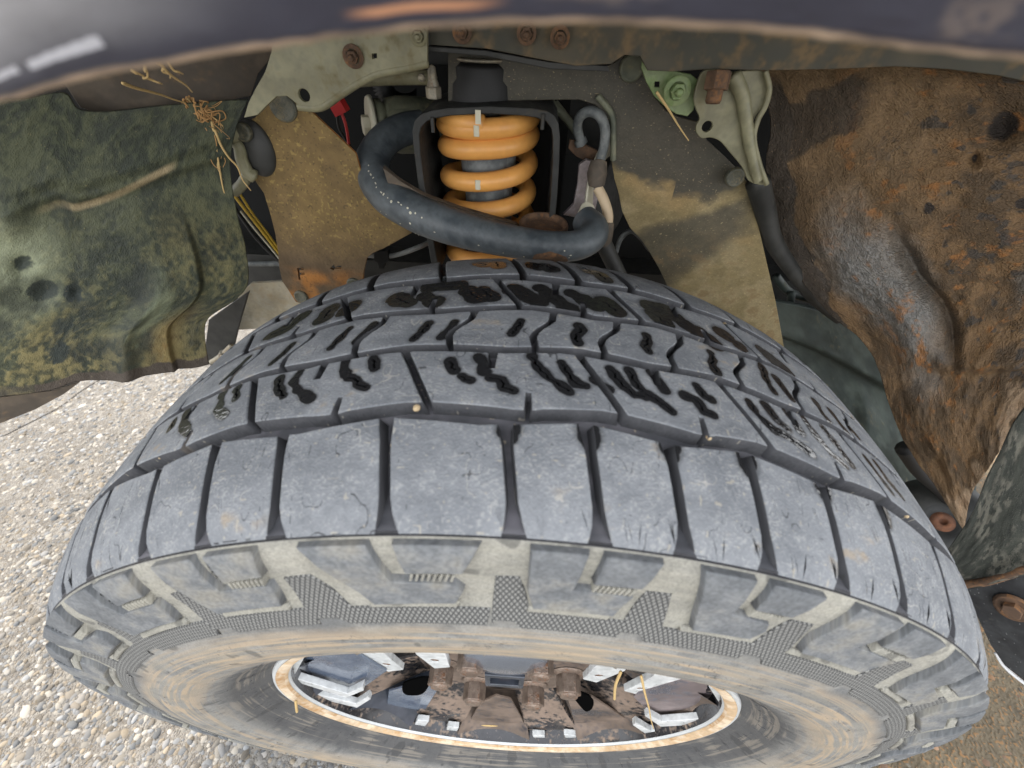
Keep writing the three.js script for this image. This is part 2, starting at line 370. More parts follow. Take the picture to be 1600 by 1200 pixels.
const tri = (t) => 1 - Math.abs(2 * t - 1);
const SIPES = [[[-14.1,-105],[-13.9,-98],[-13.5,-94]],[[-11.7,-104],[-11.2,-96]],[[-13.1,-91],[-12.4,-89],[-12.1,-85],[-11.3,-82]],[[-20.0,-101],[-19.5,-93],[-18.4,-85]],[[-18.1,-103],[-18.3,-96],[-17.4,-88],[-16.4,-83],[-15.7,-79]],[[-15.4,-137],[-15.8,-129],[-16.3,-120]],[[-13.1,-137],[-13.6,-128],[-14.1,-122]],[[-8.0,-132],[-8.4,-124],[-8.9,-118]],[[-21.2,-134],[-21.6,-126],[-22.3,-119]],[[-17.0,-167],[-17.3,-161]],[[-19.5,-170],[-19.5,-159]],[[-23.2,-173],[-24.0,-161],[-26.4,-162]],[[-12.2,-166],[-11.2,-160],[-10.6,-157]],[[-5.8,-132],[-6.1,-125],[-6.6,-118]],[[-0.3,-134],[-0.6,-127],[-0.8,-124],[-1.0,-121]],[[4.5,-133],[4.7,-130],[4.1,-123],[4.3,-118]],[[-5.4,-98],[-5.1,-93],[-4.9,-91]],[[-4.3,-87],[-4.0,-85],[-3.6,-84]],[[-3.3,-101],[-2.9,-97],[-2.8,-90],[-2.5,-90]],[[-2.2,-86],[-1.4,-85],[-1.2,-80],[-0.5,-78]],[[0.7,-103],[1.2,-95],[2.0,-88],[2.8,-84],[3.4,-80]],[[2.9,-100],[3.4,-92],[3.9,-86],[4.6,-85]],[[5.4,-90],[6.3,-85]],[[-9.4,-164],[-8.3,-156]],[[-9.2,-176],[-6.6,-176]],[[-5.4,-168],[-4.3,-158]],[[-4.0,-169],[-3.1,-159]],[[-1.2,-169],[-0.1,-163],[1.1,-157]],[[1.3,-173],[2.7,-161],[3.8,-151]],[[4.2,-170],[6.3,-158]],[[-5.1,-215],[-4.3,-210]],[[-3.5,-219],[-3.0,-206]],[[0.3,-217],[1.1,-206]],[[1.8,-216],[2.4,-205]],[[6.0,-221],[6.6,-210]],[[7.3,-210],[7.9,-198]],[[10.3,-135],[10.3,-129],[9.9,-124],[10.1,-120]],[[16.2,-134],[16.2,-128],[15.8,-123],[16.0,-116]],[[6.6,-100],[7.0,-94],[7.4,-89],[8.1,-84],[8.9,-84]],[[8.1,-101],[8.4,-92],[8.9,-87]],[[9.9,-103],[10.4,-95],[10.6,-91]],[[9.1,-86],[10.0,-82],[10.8,-77]],[[13.5,-100],[13.9,-93],[14.4,-92]],[[12.2,-90],[13.1,-89],[13.4,-82],[14.1,-81]],[[7.2,-165],[8.1,-156]],[[11.7,-172],[13.0,-170]],[[11.9,-162],[12.7,-154]],[[13.2,-172],[14.9,-159],[16.2,-149]],[[16.2,-156],[17.2,-146]],[[19.2,-164],[20.5,-156]],[[22.0,-141],[21.5,-126],[21.7,-117]],[[23.1,-133],[23.4,-124],[23.7,-118]],[[27.6,-129],[27.6,-118],[28.1,-113]],[[29.7,-128],[30.1,-118],[30.5,-114]],[[31.9,-127],[32.7,-118]],[[18.1,-99],[18.4,-91],[19.5,-83],[20.6,-82],[22.5,-76]],[[19.8,-101],[20.3,-92],[21.1,-88]],[[21.9,-103],[22.4,-97],[22.5,-90]],[[23.9,-104],[24.4,-92],[25.2,-82],[26.4,-78]],[[26.2,-103],[26.9,-92],[27.4,-82]],[[31.2,-97],[31.8,-86],[32.5,-78]],[[33.1,-99],[33.5,-88],[34.6,-81]],[[23.8,-165],[25.1,-157],[26.2,-152]],[[-26.8,-137],[-27.4,-127],[-28.3,-119]],[[-26.6,-105],[-25.9,-95],[-25.4,-88],[-23.9,-81]],[[-24.8,-104],[-24.0,-94]],[[-31.3,-103],[-29.8,-88],[-27.7,-77]],[[-32.9,-100],[-32.1,-91]]];                                   // [degrees, millimetres] along each sipe of the ribs
const DROPS = [[-0.7, -62], [4.6, -62], [10.1, -62], [15.9, -63], [22.3, -62], [29.1, -63]];

const ribs = [                                             // outer z edge, inner z edge (functions of the angle), boundaries
  { a: -0.01545, b: (t) => -0.0585 - 0.004 * (1 - tri(phase2(t, 0))), step: 1, par: 0, off: 0, slant: 22, gap: 0.0052, h: 0.0085 },
  { a: (t) => -0.0672 - 0.004 * (1 - tri(phase2(t, 0))), b: (t) => -0.1048 - 0.0032 * tri(phase2(t, 1)), step: 2, par: 0, off: 0.9, slant: 75, gap: 0.0048, h: 0.0085 },
  { a: (t) => -0.1105 - 0.0032 * tri(phase2(t, 1)), b: (t) => -0.1415 - 0.0045 * (1 - tri(phase2(t, 1))), step: 1, par: 0, off: 2.2, slant: 0, zig: 1, gap: 0.0042, h: 0.0085 },
  { a: (t) => -0.1475 - 0.0045 * (1 - tri(phase2(t, 1))), b: (t) => -0.181 - 0.003 * tri(phase2(t, 0)), step: 2, par: 1, off: -1.1, slant: 75, gap: 0.0048, h: 0.0085 },
  { a: (t) => -0.1895 - 0.003 * tri(phase2(t, 0)), b: -0.2518, step: 1, par: 0, off: -1.0, slant: 35, gap: 0.0056, h: 0.0085 },
];
const rubberTex = maps(2048, 1024, (() => {
  // distance fields of the wet sipes, gathered in cells of 2 degrees
  const segs = {}, add = (th, z, ra) => { for (let c = Math.floor(th / 2) - 1; c <= Math.floor(th / 2) + 1; c++) (segs[c] ||= []).push([th, z, ra]); };
  SIPES.forEach((s, i) => {
    const big = s[0][1] < -195 ? 2.1 : s[0][1] < -150 ? 2.5 : 1.1;
    for (let k = 0; k + 1 < s.length; k++) for (let q = 0; q <= 14; q++) {
      const t = q / 14, th = s[k][0] + (s[k + 1][0] - s[k][0]) * t, z = s[k][1] + (s[k + 1][1] - s[k][1]) * t;
      add(th, z, (2.0 + 2.1 * vn(th * 1.3, z * 0.22, 91)) * big);
    }
  });
  for (const [th, z] of DROPS) { add(th, z + 2, 6); add(th + 0.05, z + 5, 6.2); add(th + 0.12, z + 8.5, 4.6); }
  return (u, v) => {
    const th = -60 + 120 * u, z = -270 * v, mm = RT * DEG * 1000;
    let f = 0;
    for (const [a, b, ra] of segs[Math.floor(th / 2)] || []) { const dx = (th - a) * mm, dy = z - b, d2 = dx * dx + dy * dy; if (d2 < ra * ra * 5) f = Math.max(f, Math.exp(-0.75 * d2 / (ra * ra))); }
    const n1 = fbm(u, v, 26, 4, 100, 12), n2 = fbm(u, v, 90, 4, 110, 45), n3 = vn(u * 900, v * 450, 120, 900, 450), n4 = fbm(u, v, 8, 3, 130, 30), n5 = vn(u * 330, v * 165, 140, 330, 165);
    let c = mix3([0.132, 0.139, 0.149], [0.190, 0.198, 0.208], ss(0.3, 0.7, n1 * 0.6 + n2 * 0.4));
    c = mix3(c, [0.30, 0.295, 0.275], ss(0.55, 0.8, n2 * 0.45 + n3 * 0.55) * 0.42); c = c.map((x) => x * (0.80 + 0.22 * n3 + 0.18 * n4));
    const cr = Math.abs(vn(u * 150, v * 26, 160) - 0.5), cr2 = Math.abs(vn(u * 130 + 7, v * 34, 162) - 0.5);
    if (cr < 0.012 && vn(u * 40, v * 22, 164) > 0.70) c = mix3(c, [0.025, 0.025, 0.028], 0.8);
    if (cr2 < 0.015 && vn(u * 38, v * 24, 166) > 0.68) c = mix3(c, [0.36, 0.34, 0.30], 0.55);
    if (v > 0.938) c = mix3([0.035, 0.036, 0.04], [0.075, 0.075, 0.08], n2 * 0.6 + n3 * 0.4);   // darker rubber of the block walls       // dried grey dust
    c = mix3(c, [0.27, 0.215, 0.15], ss(0.66, 0.8, n1) * ss(0.5, 0.7, n2) * 0.7);         // tan mud
    if (n5 > 0.93) c = mix3(c, [0.33, 0.30, 0.24], 0.6);
    if (n5 < 0.03) c = mix3(c, [0.03, 0.03, 0.03], 0.6);
    if (v > 0.938) f = 0;
    const wet = ss(0.48, 0.62, f + (n2 - 0.5) * 0.25), rim = ss(0.25, 0.5, f) * (1 - wet);
    c = mix3(c, [0.016, 0.016, 0.017], wet); c = mix3(c, c.map((x) => x * 0.62), rim);
    return [...c, wet > 0.5 ? 0.09 + 0.1 * n3 : 0.78 + 0.2 * n2, wet > 0.4 ? 0.62 + 0.2 * vn(u * 420, v * 210, 150, 420, 210) : 0.25 * n3 + 0.35 * n2 + 0.1 * n5];
  };
})());
const treadMat = stdMat(rubberTex, 0.0008);
const sideTex = maps(2048, 512, (u, v) => {
  const n1 = fbm(u, v, 6, 4, 200, 5), n2 = fbm(u, v, 70, 4, 210, 22), st = fbm(u, v, 6, 5, 220, 90), n3 = vn(u * 1000, v * 250, 230, 1000, 250), n4 = fbm(u, v, 16, 3, 240, 8), n5 = fbm(u, v, 30, 4, 245, 60);
  const ck = Math.abs(vn(u * 210 + v * 30, v * 70, 248) - 0.5) < 0.02 && vn(u * 60, v * 30, 249) > 0.66 && v > 0.47 && v < 0.56;
  let c = mix3([0.115, 0.116, 0.114], [0.20, 0.195, 0.18], ss(0.35, 0.65, n2 * 0.5 + n1 * 0.5));
  c = mix3(c, [0.29, 0.275, 0.225], ss(0.66, 0.74, v) * (0.35 + 0.5 * n5)); c = c.map((x) => x * (0.72 + 0.4 * n3 + 0.16 * n2)); // dust settled in the recesses between the lugs
  const band = ss(0.26, 0.46, v + (n1 - 0.5) * 0.1) * (1 - ss(0.53, 0.66, v + (n4 - 0.5) * 0.12));   // mud dried where the sidewall bulges
  c = mix3(c, [0.33, 0.255, 0.17], clamp(band * ss(0.40, 0.56, st * 0.6 + n4 * 0.4) * 0.9));
  c = mix3(c, [0.19, 0.178, 0.15], clamp(band * ss(0.4, 0.6, n5) * 0.6));
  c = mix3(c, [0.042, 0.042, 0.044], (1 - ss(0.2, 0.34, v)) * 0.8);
  c = mix3(c, [0.24, 0.21, 0.17], (1 - ss(0.2, 0.4, v)) * ss(0.52, 0.66, st * 0.6 + n4 * 0.4) * 0.5);
  c = mix3(c, [0.03, 0.03, 0.03], ss(0.72, 0.78, fbm(u, v, 40, 3, 246, 8)) * 0.5);
  if (ck) c = mix3(c, [0.03, 0.03, 0.03], 0.8);
  return [...c, 0.85 + 0.15 * n2, 0.3 * n3 + 0.4 * n2 + 0.3 * st];
});
const lugTex = maps(1024, 256, (u, v) => {
  const n1 = fbm(u, v, 9, 4, 250, 4), n2 = fbm(u, v, 70, 4, 251, 22), n3 = vn(u * 700, v * 180, 252, 700, 180);
  let c = mix3([0.098, 0.103, 0.108], [0.150, 0.155, 0.158], ss(0.35, 0.65, n2 * 0.5 + n1 * 0.5));
  c = mix3(c, [0.20, 0.185, 0.15], ss(0.5, 0.72, n1 * 0.6 + n2 * 0.4) * 0.65); c = c.map((x) => x * (0.75 + 0.5 * n3));
  return [...c, 0.85, 0.4 * n3 + 0.6 * n2];
});
const lugMat = stdMat(lugTex, 0.0006);
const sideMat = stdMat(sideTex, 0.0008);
const knurlMat = (() => {
  const m = maps(128, 128, (u, v) => {
    const a = Math.abs(((u + v) * 2) % 1 - 0.5) * 2, b = Math.abs(((u - v) * 2 + 8) % 1 - 0.5) * 2, g = Math.min(ss(0.08, 0.42, 1 - a), ss(0.08, 0.42, 1 - b));
    const c = mix3([0.07, 0.07, 0.07], [0.20, 0.198, 0.185], g), n = vn(u * 16, v * 16, 7, 16);
    return [c[0] * (0.85 + 0.3 * n), c[1] * (0.85 + 0.3 * n), c[2] * (0.85 + 0.3 * n), 0.9, g];
  });
  for (const t of Object.values(m)) t.repeat.set(1 / 0.0062, 1 / 0.009);
  return stdMat(m, 0.0012);
})();

const stoneMat = new THREE.MeshStandardMaterial({ color: new THREE.Color().setRGB(0.45, 0.34, 0.2), roughness: 0.8 });
const wheel = thing('wheel', 'worn all-terrain truck tyre with wet grooves on a black and white alloy rim', 'wheel');
{
  // carcass: groove floors and sidewalls
  const ss0 = [], nS = 260;
  for (let i = 0; i <= nS; i++) ss0.push(SL * i / nS);
  const th = 720, pos = [], nor = [], uv = [], idx = [];
  ss0.forEach((s) => {
    const d = Math.min(s - SA, SA2 - s), h = d > 0 ? -0.0085 * (0.45 * ss(0.0015, 0.006, d) + 0.55 * ss(0.004, 0.022, d)) : 0;
    const side = Math.min(s, SL - s), ringy = [0.020, 0.024, 0.034, 0.0375, 0.041].reduce((t, c) => t + 0.0007 * Math.exp(-(((side - c) / 0.0009) ** 2)), 0);
    for (let j = 0; j <= th; j++) { const a = j / th * 360 - 180, q = surf(a, s, h + ringy); pos.push(...q.p); nor.push(...q.n); uv.push(...(d > 0 ? uvTread(a, s) : uvSide(a, Math.min(s, SL - s)))); }
  });
  for (let i = 0; i < nS; i++) for (let j = 0; j < th; j++) { const a = i * (th + 1) + j, b = a + th + 1; idx.push(a, a + 1, b, b, a + 1, b + 1); }
  const build = (keep, mat) => {
    const g = new THREE.BufferGeometry(); g.setAttribute('position', new THREE.Float32BufferAttribute(pos, 3)); g.setAttribute('uv', new THREE.Float32BufferAttribute(uv, 2));
    g.setIndex(idx.filter((_, k) => keep(Math.floor(Math.floor(k / 6) / th)))); g.computeVertexNormals(); return g;
  };
  const isTread = (i) => ss0[i] > SA - 0.0002 && ss0[i] < SA2;
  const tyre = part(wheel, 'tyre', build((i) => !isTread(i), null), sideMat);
  part(tyre, 'groove_floor', build(isTread, null), stdMat(grooveTex(), 0.0006));

  // tread blocks, rib by rib
  const fz = (f, t) => typeof f === 'function' ? f(t) : f;
  const sipeHoles = (o, lim) => {
    const hs = [];
    for (const s of SIPES) {
      const pl = s.map(([t, z]) => [t * DEG * RT, sOfZ(z / 1000)]), m = pl[Math.floor(pl.length / 2)];
      if (!insideP(o, m[0], m[1])) continue;
      const line = [];
      // densify the open line and jog it from side to side
      for (let k = 0; k + 1 < pl.length; k++) { const a = pl[k], b = pl[k + 1], n = Math.max(2, Math.round(Math.hypot(b[0] - a[0], b[1] - a[1]) / 0.003)); for (let q = 0; q < n; q++) line.push([a[0] + (b[0] - a[0]) * q / n + (line.length % 2 ? 0.0007 : -0.0007), a[1] + (b[1] - a[1]) * q / n]); }
      line.push(pl[pl.length - 1]);
      const L = [], R = [];
      line.forEach((p, k) => { const a = line[Math.max(0, k - 1)], b = line[Math.min(line.length - 1, k + 1)], l = Math.hypot(b[0] - a[0], b[1] - a[1]) || 1, nx = -(b[1] - a[1]) / l * 0.0007, ny = (b[0] - a[0]) / l * 0.0007; L.push([p[0] + nx, p[1] + ny]); R.push([p[0] - nx, p[1] - ny]); });
      const h = [...L, ...R.reverse()];
      if (h.every((p) => insideP(lim, p[0], p[1]))) hs.push(h);
    }
    return hs;
  };
  for (let ri = 0; ri < ribs.length; ri++) {
    const R = ribs[ri];
    for (let i = R.par; i < NB; i += R.step) {
      const t0 = R.off + (ri === 2 ? (bd(i) + bd(i + 1)) / 2 - 3 : bd(i)), t1 = R.off + (ri === 2 ? (bd(i + 1) + bd(i + 2)) / 2 - 3 : bd(i + R.step));
      const g = R.gap / 2, u = (t) => t * DEG * RT, mid = (t0 + t1) / 2;
      const zmid = (fz(R.a, mid) + fz(R.b, mid)) / 2;
      // slant: degrees per metre across the rib; the middle rib has lightning-shaped grooves
      const x = (t, z) => {
        const w = (z - fz(R.a, t)) / (fz(R.b, t) - fz(R.a, t));
        let d = R.slant * (z - zmid);
        if (R.zig) d = [[0, -0.55], [0.25, -0.75], [0.42, -0.55], [0.72, 0.75], [1, 0.95]].reduce((acc, p, k, l) => k && w >= l[k - 1][0] && w <= p[0] ? l[k - 1][1] + (p[1] - l[k - 1][1]) * (w - l[k - 1][0]) / (p[0] - l[k - 1][0]) : acc, w > 1 ? 0.95 : -0.55);
        return u(t + d);
      };
      const flare = (z) => ri === 0 ? 0.0026 * ss(-0.024, -0.0165, z) + 0.0009 * ss(-0.05, -0.06, z) : 0;
      const o = [], K = 8, za0 = (t) => fz(R.a, t), zb0 = (t) => fz(R.b, t);
      const bite = 0.0016 * (vn(i * 3.7, ri * 9.1, 55) - 0.3);
      // outer edge (low s) from t0 to t1, then up the right side, back along the inner edge, down the left side
      const notch = R.step === 2, N = 12;
      for (let k = 0; k <= N; k++) { const f = k / N, t = t0 + (t1 - t0) * f, z = za0(t); o.push([x(t0, z) + g + flare(z) + (x(t1, z) - x(t0, z) - 2 * g - 2 * flare(z)) * f, sOfZ(z)]);
        if (notch && k === 5) { const c = x(mid, z), d = 0.0105; o.push([c - 0.0021, sOfZ(z)], [c - 0.0015, sOfZ(z - d)], [c + 0.0012, sOfZ(z - d)], [c + 0.0019, sOfZ(z)]); k = 6; } }
      for (let k = 1; k < K; k++) { const w = k / K, z = za0(t1) + (zb0(t1) - za0(t1)) * w; o.push([x(t1, z) - g - flare(z), sOfZ(z)]); }
      for (let k = 0; k <= N; k++) { const f = 1 - k / N, t = t0 + (t1 - t0) * f, z = zb0(t); o.push([x(t0, z) + g + flare(z) + (x(t1, z) - x(t0, z) - 2 * g - 2 * flare(z)) * f, sOfZ(z)]);
        if (notch && k === 5) { const c = x(mid, z), d = ri === 1 ? 0.012 : 0.014; o.push([c + 0.0024, sOfZ(z)], [c + 0.0018, sOfZ(z + d)], [c - 0.0018, sOfZ(z + d)], [c - 0.0024, sOfZ(z)]); k = 6; } }
      for (let k = 1; k < K; k++) { const w = 1 - k / K, z = za0(t0) + (zb0(t0) - za0(t0)) * w; o.push([x(t0, z) + g + flare(z), sOfZ(z)]); }
      const seen = Math.abs(((mid + 180) % 360 + 360) % 360 - 180) < 62;
      const oc = area(o) < 0 ? o.slice().reverse() : o;
      const holes = seen ? sipeHoles(oc, inset(oc, 0.0022)) : [];
      const geo = rubber(oc, holes, -R.h - 0.0004, 0.0003 * (rnd() - 0.5), ri === 0 ? 0.0005 : 0.0007, uvTread, seen ? {} : { edge: 0.02, tess: 0.03 });
      part(tyre, 'tread_block', geo, treadMat);
    }
  }

  // stones caught in the grooves
  for (const [t, z, r] of [[-7.2, -0.069, 0.0018], [-8.3, -0.05, 0.0015], [-8.9, -0.127, 0.0016], [2.1, -0.073, 0.0012], [13.5, -0.068, 0.0014], [26, -0.075, 0.0022], [33.5, -0.078, 0.0024], [34.5, -0.07, 0.0016], [-31, -0.07, 0.0014], [21, -0.187, 0.0016], [24, -0.187, 0.0013], [-1, -0.07, 0.0011]]) {
    const q = surf(t, sOfZ(z), -0.0025), g = new THREE.IcosahedronGeometry(r, 1).scale(1, 0.8, 1.2).translate(...q.p);
    part(tyre, 'stuck_stone', g, stoneMat);
  }
  // moulded hairlines and small marks on the lower sidewall
  const hair = [], box = (t, r0, r1, w, h) => { const u = t * DEG * RT; hair.push(rubber([[u - w / 2, sOfR(r0)], [u + w / 2, sOfR(r0)], [u + w / 2, sOfR(r1)], [u - w / 2, sOfR(r1)]], [], -0.0005, h, 0.0002, uvSide, { edge: 0.02, tess: 0.03, draft: 0.0002 })); };
  for (let k = 0; k < 90; k++) { const t = -180 + k * 4 + rr(-0.6, 0.6); box(t, 0.2245, 0.233 + (k % 3) * 0.004, 0.0012, 0.0008); if (k % 4 === 0) box(t + 1.2, 0.246, 0.262, 0.0016, 0.0007); }
  for (const [t, r] of [[-128, 0.300], [-124, 0.290], [-120, 0.283], [-112, 0.262], [128, 0.305], [124, 0.303], [121, 0.301], [118, 0.300], [115, 0.299]]) { box(t, r, r + 0.012, 0.0022, 0.0012); box(t + 1.6, r, r + 0.012, 0.0022, 0.0012); box(t + 0.8, r + 0.010, r + 0.012, 0.008, 0.0011); }
  part(tyre, 'moulded_mark', join(hair), sideMat).userData.kind = 'stuff';

  // raised lugs, ribbed steps and knurled patches on the sidewall
  for (let i = 1; i < NB + 1; i += 2) {
    const p0 = bd(i) + 0.2, p1 = bd(i + 2) + 0.2, W = p1 - p0, alt = ((i - 1) / 2) % 2, u = (f) => (p0 + W * f) * DEG * RT, s = sOfR;
    const poly = (l) => l.map(([f, r]) => [u(f), s(r)]);
    const lugs = alt ? [
      [[0.13, 0.3648], [0.43, 0.3648], [0.47, 0.343], [0.76, 0.341], [0.80, 0.336], [0.755, 0.327], [0.34, 0.3255]],
      [[0.54, 0.3648], [0.885, 0.3648], [0.81, 0.350], [0.56, 0.3495]],
    ] : [
      [[0.13, 0.3648], [0.455, 0.3648], [0.425, 0.343], [0.82, 0.343], [0.765, 0.327], [0.19, 0.3265], [0.14, 0.338]],
      [[0.555, 0.3648], [0.89, 0.3648], [0.84, 0.3505], [0.535, 0.3495]],
    ];
    for (const l of lugs) part(tyre, 'sidewall_lug', rubber(poly(l), [], -0.001, 0.0038, 0.0006, uvSide, { edge: 0.012, tess: 0.02, draft: 0.0008 }), lugMat);
    // lit lip below the lug
    part(tyre, 'sidewall_ledge', rubber(poly(alt ? [[0.30, 0.3240], [0.77, 0.3255], [0.755, 0.3215], [0.29, 0.3205]] : [[0.17, 0.3250], [0.78, 0.3255], [0.76, 0.3210], [0.15, 0.3210]]), [], -0.001, 0.0018, 0.001, uvSide, { edge: 0.012, tess: 0.02 }), sideMat);
    const ribsOf = [];
    const [f0, f1] = alt ? [0.57, 0.78] : [0.55, 0.82];
    const nr = 8; for (let k = 0; k < nr; k++) { const f = f0 + (f1 - f0) * k / nr, w = (f1 - f0) / nr * 0.5; ribsOf.push(rubber(poly([[f + 0.012, 0.3488], [f + 0.012 + w, 0.3488], [f + w - 0.006, 0.3440], [f - 0.006, 0.3440]]), [], -0.001, 0.0038, 0.0004, uvSide, { edge: 0.02, tess: 0.03, draft: 0.0003 })); }
    const st = part(tyre, 'ribbed_step', join(ribsOf), sideMat); st.userData.kind = 'stuff';
    const uvK = (t, q) => [t * DEG * RT, q];
    part(tyre, 'knurled_patch', rubber(poly([[-0.10, 0.3230], [-0.075, 0.3440], [0.075, 0.3450], [0.135, 0.3320], [0.175, 0.3200], [0.92, 0.3205], [0.90, 0.3080], [0.12, 0.3075], [0.06, 0.3125], [-0.08, 0.3125], [-0.11, 0.3080]].filter((q) => q)), [], -0.0005, 0.0007, 0.0004, uvK, { edge: 0.012, tess: 0.02, draft: 0.0004 }), knurlMat);
  }
}
function grooveTex() {
  return maps(1024, 512, (u, v) => {
    const n1 = fbm(u, v, 10, 4, 260, 6), n2 = fbm(u, v, 80, 3, 270, 40), n3 = vn(u * 400, v * 200, 280, 400, 200);
    let c = mix3([0.045, 0.046, 0.052], [0.105, 0.102, 0.112], ss(0.35, 0.7, n1 * 0.6 + n2 * 0.4));
    if (n3 > 0.95) c = [0.3, 0.25, 0.18];
    const wet = ss(0.42, 0.6, v) * (v < 0.9 ? 1 : 0) * ss(0.3, 0.45, n1);
    c = mix3(c, [0.02, 0.02, 0.024], wet * 0.8);
    return [...c, 0.9 - 0.75 * wet, n2];
  });
}

// ------------------------------------------------------------------ wheel: the alloy rim
{
  const black = grime({ size: 0.18, base: [0.018, 0.018, 0.021], base2: [0.03, 0.03, 0.034], dirt: [0.24, 0.18, 0.135], cover: 0.33, soft: 0.09, rough: 0.22, roughDirt: 0.9, bump: 0.0003, s: 400 });
  const dusty = grime({ size: 0.2, base: [0.12, 0.088, 0.066], base2: [0.17, 0.125, 0.095], dirt: [0.025, 0.025, 0.03], cover: 0.42, soft: 0.16, rough: 0.75, roughDirt: 0.25, bump: 0.0004, s: 410 });
  const grimy = grime({ size: 0.2, base: [0.022, 0.022, 0.025], base2: [0.05, 0.045, 0.042], dirt: [0.17, 0.125, 0.095], cover: 0.46, soft: 0.06, rough: 0.3, roughDirt: 0.9, bump: 0.0004, s: 405 });
  const gloss = grime({ size: 0.3, base: [0.028, 0.034, 0.045], base2: [0.05, 0.055, 0.068], dirt: [0.19, 0.155, 0.125], cover: 0.25, soft: 0.2, rough: 0.14, roughDirt: 0.7, bump: 0.0002, s: 420 });
  const white = grime({ size: 0.16, base: [0.46, 0.475, 0.47], base2: [0.54, 0.55, 0.545], dirt: [0.5, 0.47, 0.42], cover: 0.15, soft: 0.1, rough: 0.35, roughDirt: 0.8, bump: 0.0001, s: 430 });
  const lipDirt = grime({ size: 0.12, base: [0.46, 0.33, 0.2], base2: [0.58, 0.47, 0.34], dirt: [0.30, 0.17, 0.07], cover: 0.35, soft: 0.15, rough: 0.85, s: 440 });
  const rustNut = grime({ size: 0.05, base: [0.15, 0.11, 0.085], base2: [0.22, 0.17, 0.135], dirt: [0.16, 0.07, 0.03], cover: 0.35, soft: 0.15, rough: 0.45, metal: 0.5, s: 450 });
  const rim = part(wheel, 'rim', lathe([[0.2044, -0.0335], [0.2052, -0.0315], [0.207, -0.0300], [0.2085, -0.0285], [0.2175, -0.0275], [0.2192, -0.0300], [0.2192, -0.040]].map(([r, z]) => [r, z]), [0, 0, 0], [0, 0, 1], 160), white);
  part(rim, 'lip_channel', boxUV(lathe([[0.2055, -0.0306], [0.2075, -0.0284], [0.2120, -0.0270], [0.2148, -0.0268], [0.2152, -0.0272]], [0, 0, 0], [0, 0, 1], 160)), lipDirt);
  part(rim, 'barrel', boxUV(lathe([[0.060, -0.075], [0.072, -0.094], [0.095, -0.106], [0.125, -0.104], [0.155, -0.090], [0.185, -0.066], [0.2028, -0.048], [0.2046, -0.0335], [0.2046, -0.034], [0.2003, -0.24]], [0, 0, 0], [0, 0, 1], 128)), black);
  const place = (g, deg) => g.rotateZ(deg * DEG);          // spokes are made pointing down, then turned
  const outlineExtrude = (pts, z0, depth, bev) => { const s = new THREE.Shape(pts.map((p) => new THREE.Vector2(...p))); const g = new THREE.ExtrudeGeometry(s, { depth, bevelEnabled: true, bevelSize: bev, bevelThickness: bev, bevelOffset: -bev, bevelSegments: 2 }); g.translate(0, 0, z0 - depth - bev); return g; };
  // follow the dish: spokes drop towards the hub
  const dish = (g) => { const p = g.attributes.position; for (let i = 0; i < p.count; i++) { const r = Math.hypot(p.getX(i), p.getY(i)); p.setZ(i, p.getZ(i) - 0.026 * ss(0.205, 0.085, r)); } g.computeVertexNormals(); return g; };
  const slab = (pts, z0, depth, bev) => { let g = outlineExtrude(pts, z0, depth, bev); g = new TessellateModifier(0.012, 6).modify(plain(g)); return boxUV(dish(g)); };
  for (let k = 0; k < 8; k++) {
    const a = 22.5 + 45 * k - 3, low = k === 0 || k === 7;
    part(rim, 'spoke', place(slab([[-0.022, -0.062], [-0.025, -0.10], [-0.029, -0.15], [-0.036, -0.2005], [0.036, -0.2005], [0.029, -0.15], [0.025, -0.10], [0.022, -0.062]], -0.047, 0.03, 0.003), a), low || k === 1 || k === 6 ? grimy : black);
    // glossy scooped pocket floor between two spokes with a dark window at its inner end
    const b = a + 22.5, pg = new THREE.PlaneGeometry(1, 1, 20, 20), pp = pg.attributes.position;
    for (let i = 0; i < pp.count; i++) { const s = pp.getX(i) + 0.5, t = pp.getY(i) + 0.5, r = 0.100 + 0.1 * t, w = (0.018 + 0.030 * t) * (s * 2 - 1); pp.setXYZ(i, w, -r, -0.098 + 0.052 * Math.pow(t, 1.4) + 0.010 * Math.pow(Math.abs(s * 2 - 1), 2)); }
    pg.computeVertexNormals();
    part(rim, 'pocket', place(boxUV(pg), b), k === 7 || k < 2 ? dusty : gloss);
  }
  // machined faces, pads and glossy pocket floors as the spokes show them round the visible lower half
  const skyTintGloss = grime({ size: 0.25, base: [0.075, 0.095, 0.135], base2: [0.12, 0.145, 0.185], dirt: [0.14, 0.105, 0.08], cover: 0.2, soft: 0.2, rough: 0.16, roughDirt: 0.7, bump: 0.0002, s: 470, vary: 0.5 });  // black gloss with its blue sky reflection painted into the base colour
  const mauveGloss = grime({ size: 0.2, base: [0.13, 0.105, 0.105], base2: [0.19, 0.155, 0.15], dirt: [0.05, 0.055, 0.075], cover: 0.38, soft: 0.14, rough: 0.5, roughDirt: 0.2, bump: 0.0003, s: 480 });
  const holeMat = new THREE.MeshPhysicalMaterial({ color: new THREE.Color().setRGB(0.003, 0.003, 0.003), roughness: 1, specularIntensity: 0, side: THREE.DoubleSide });
  part(rim, 'machined_face', plate([[-0.1532,.0971,-0.05], [-0.1088,.1061,-0.05], [-0.1108,.0743,-0.05], [-0.1003,.0289,-0.05], [-0.1172,.0184,-0.05], [-0.1451,.0668,-0.05]], [0, 0], 0.005, { holes: [ringHole([-0.1147,.0427,-0.05], 0.0042, 20)], bevel: 0.0007 }), white);
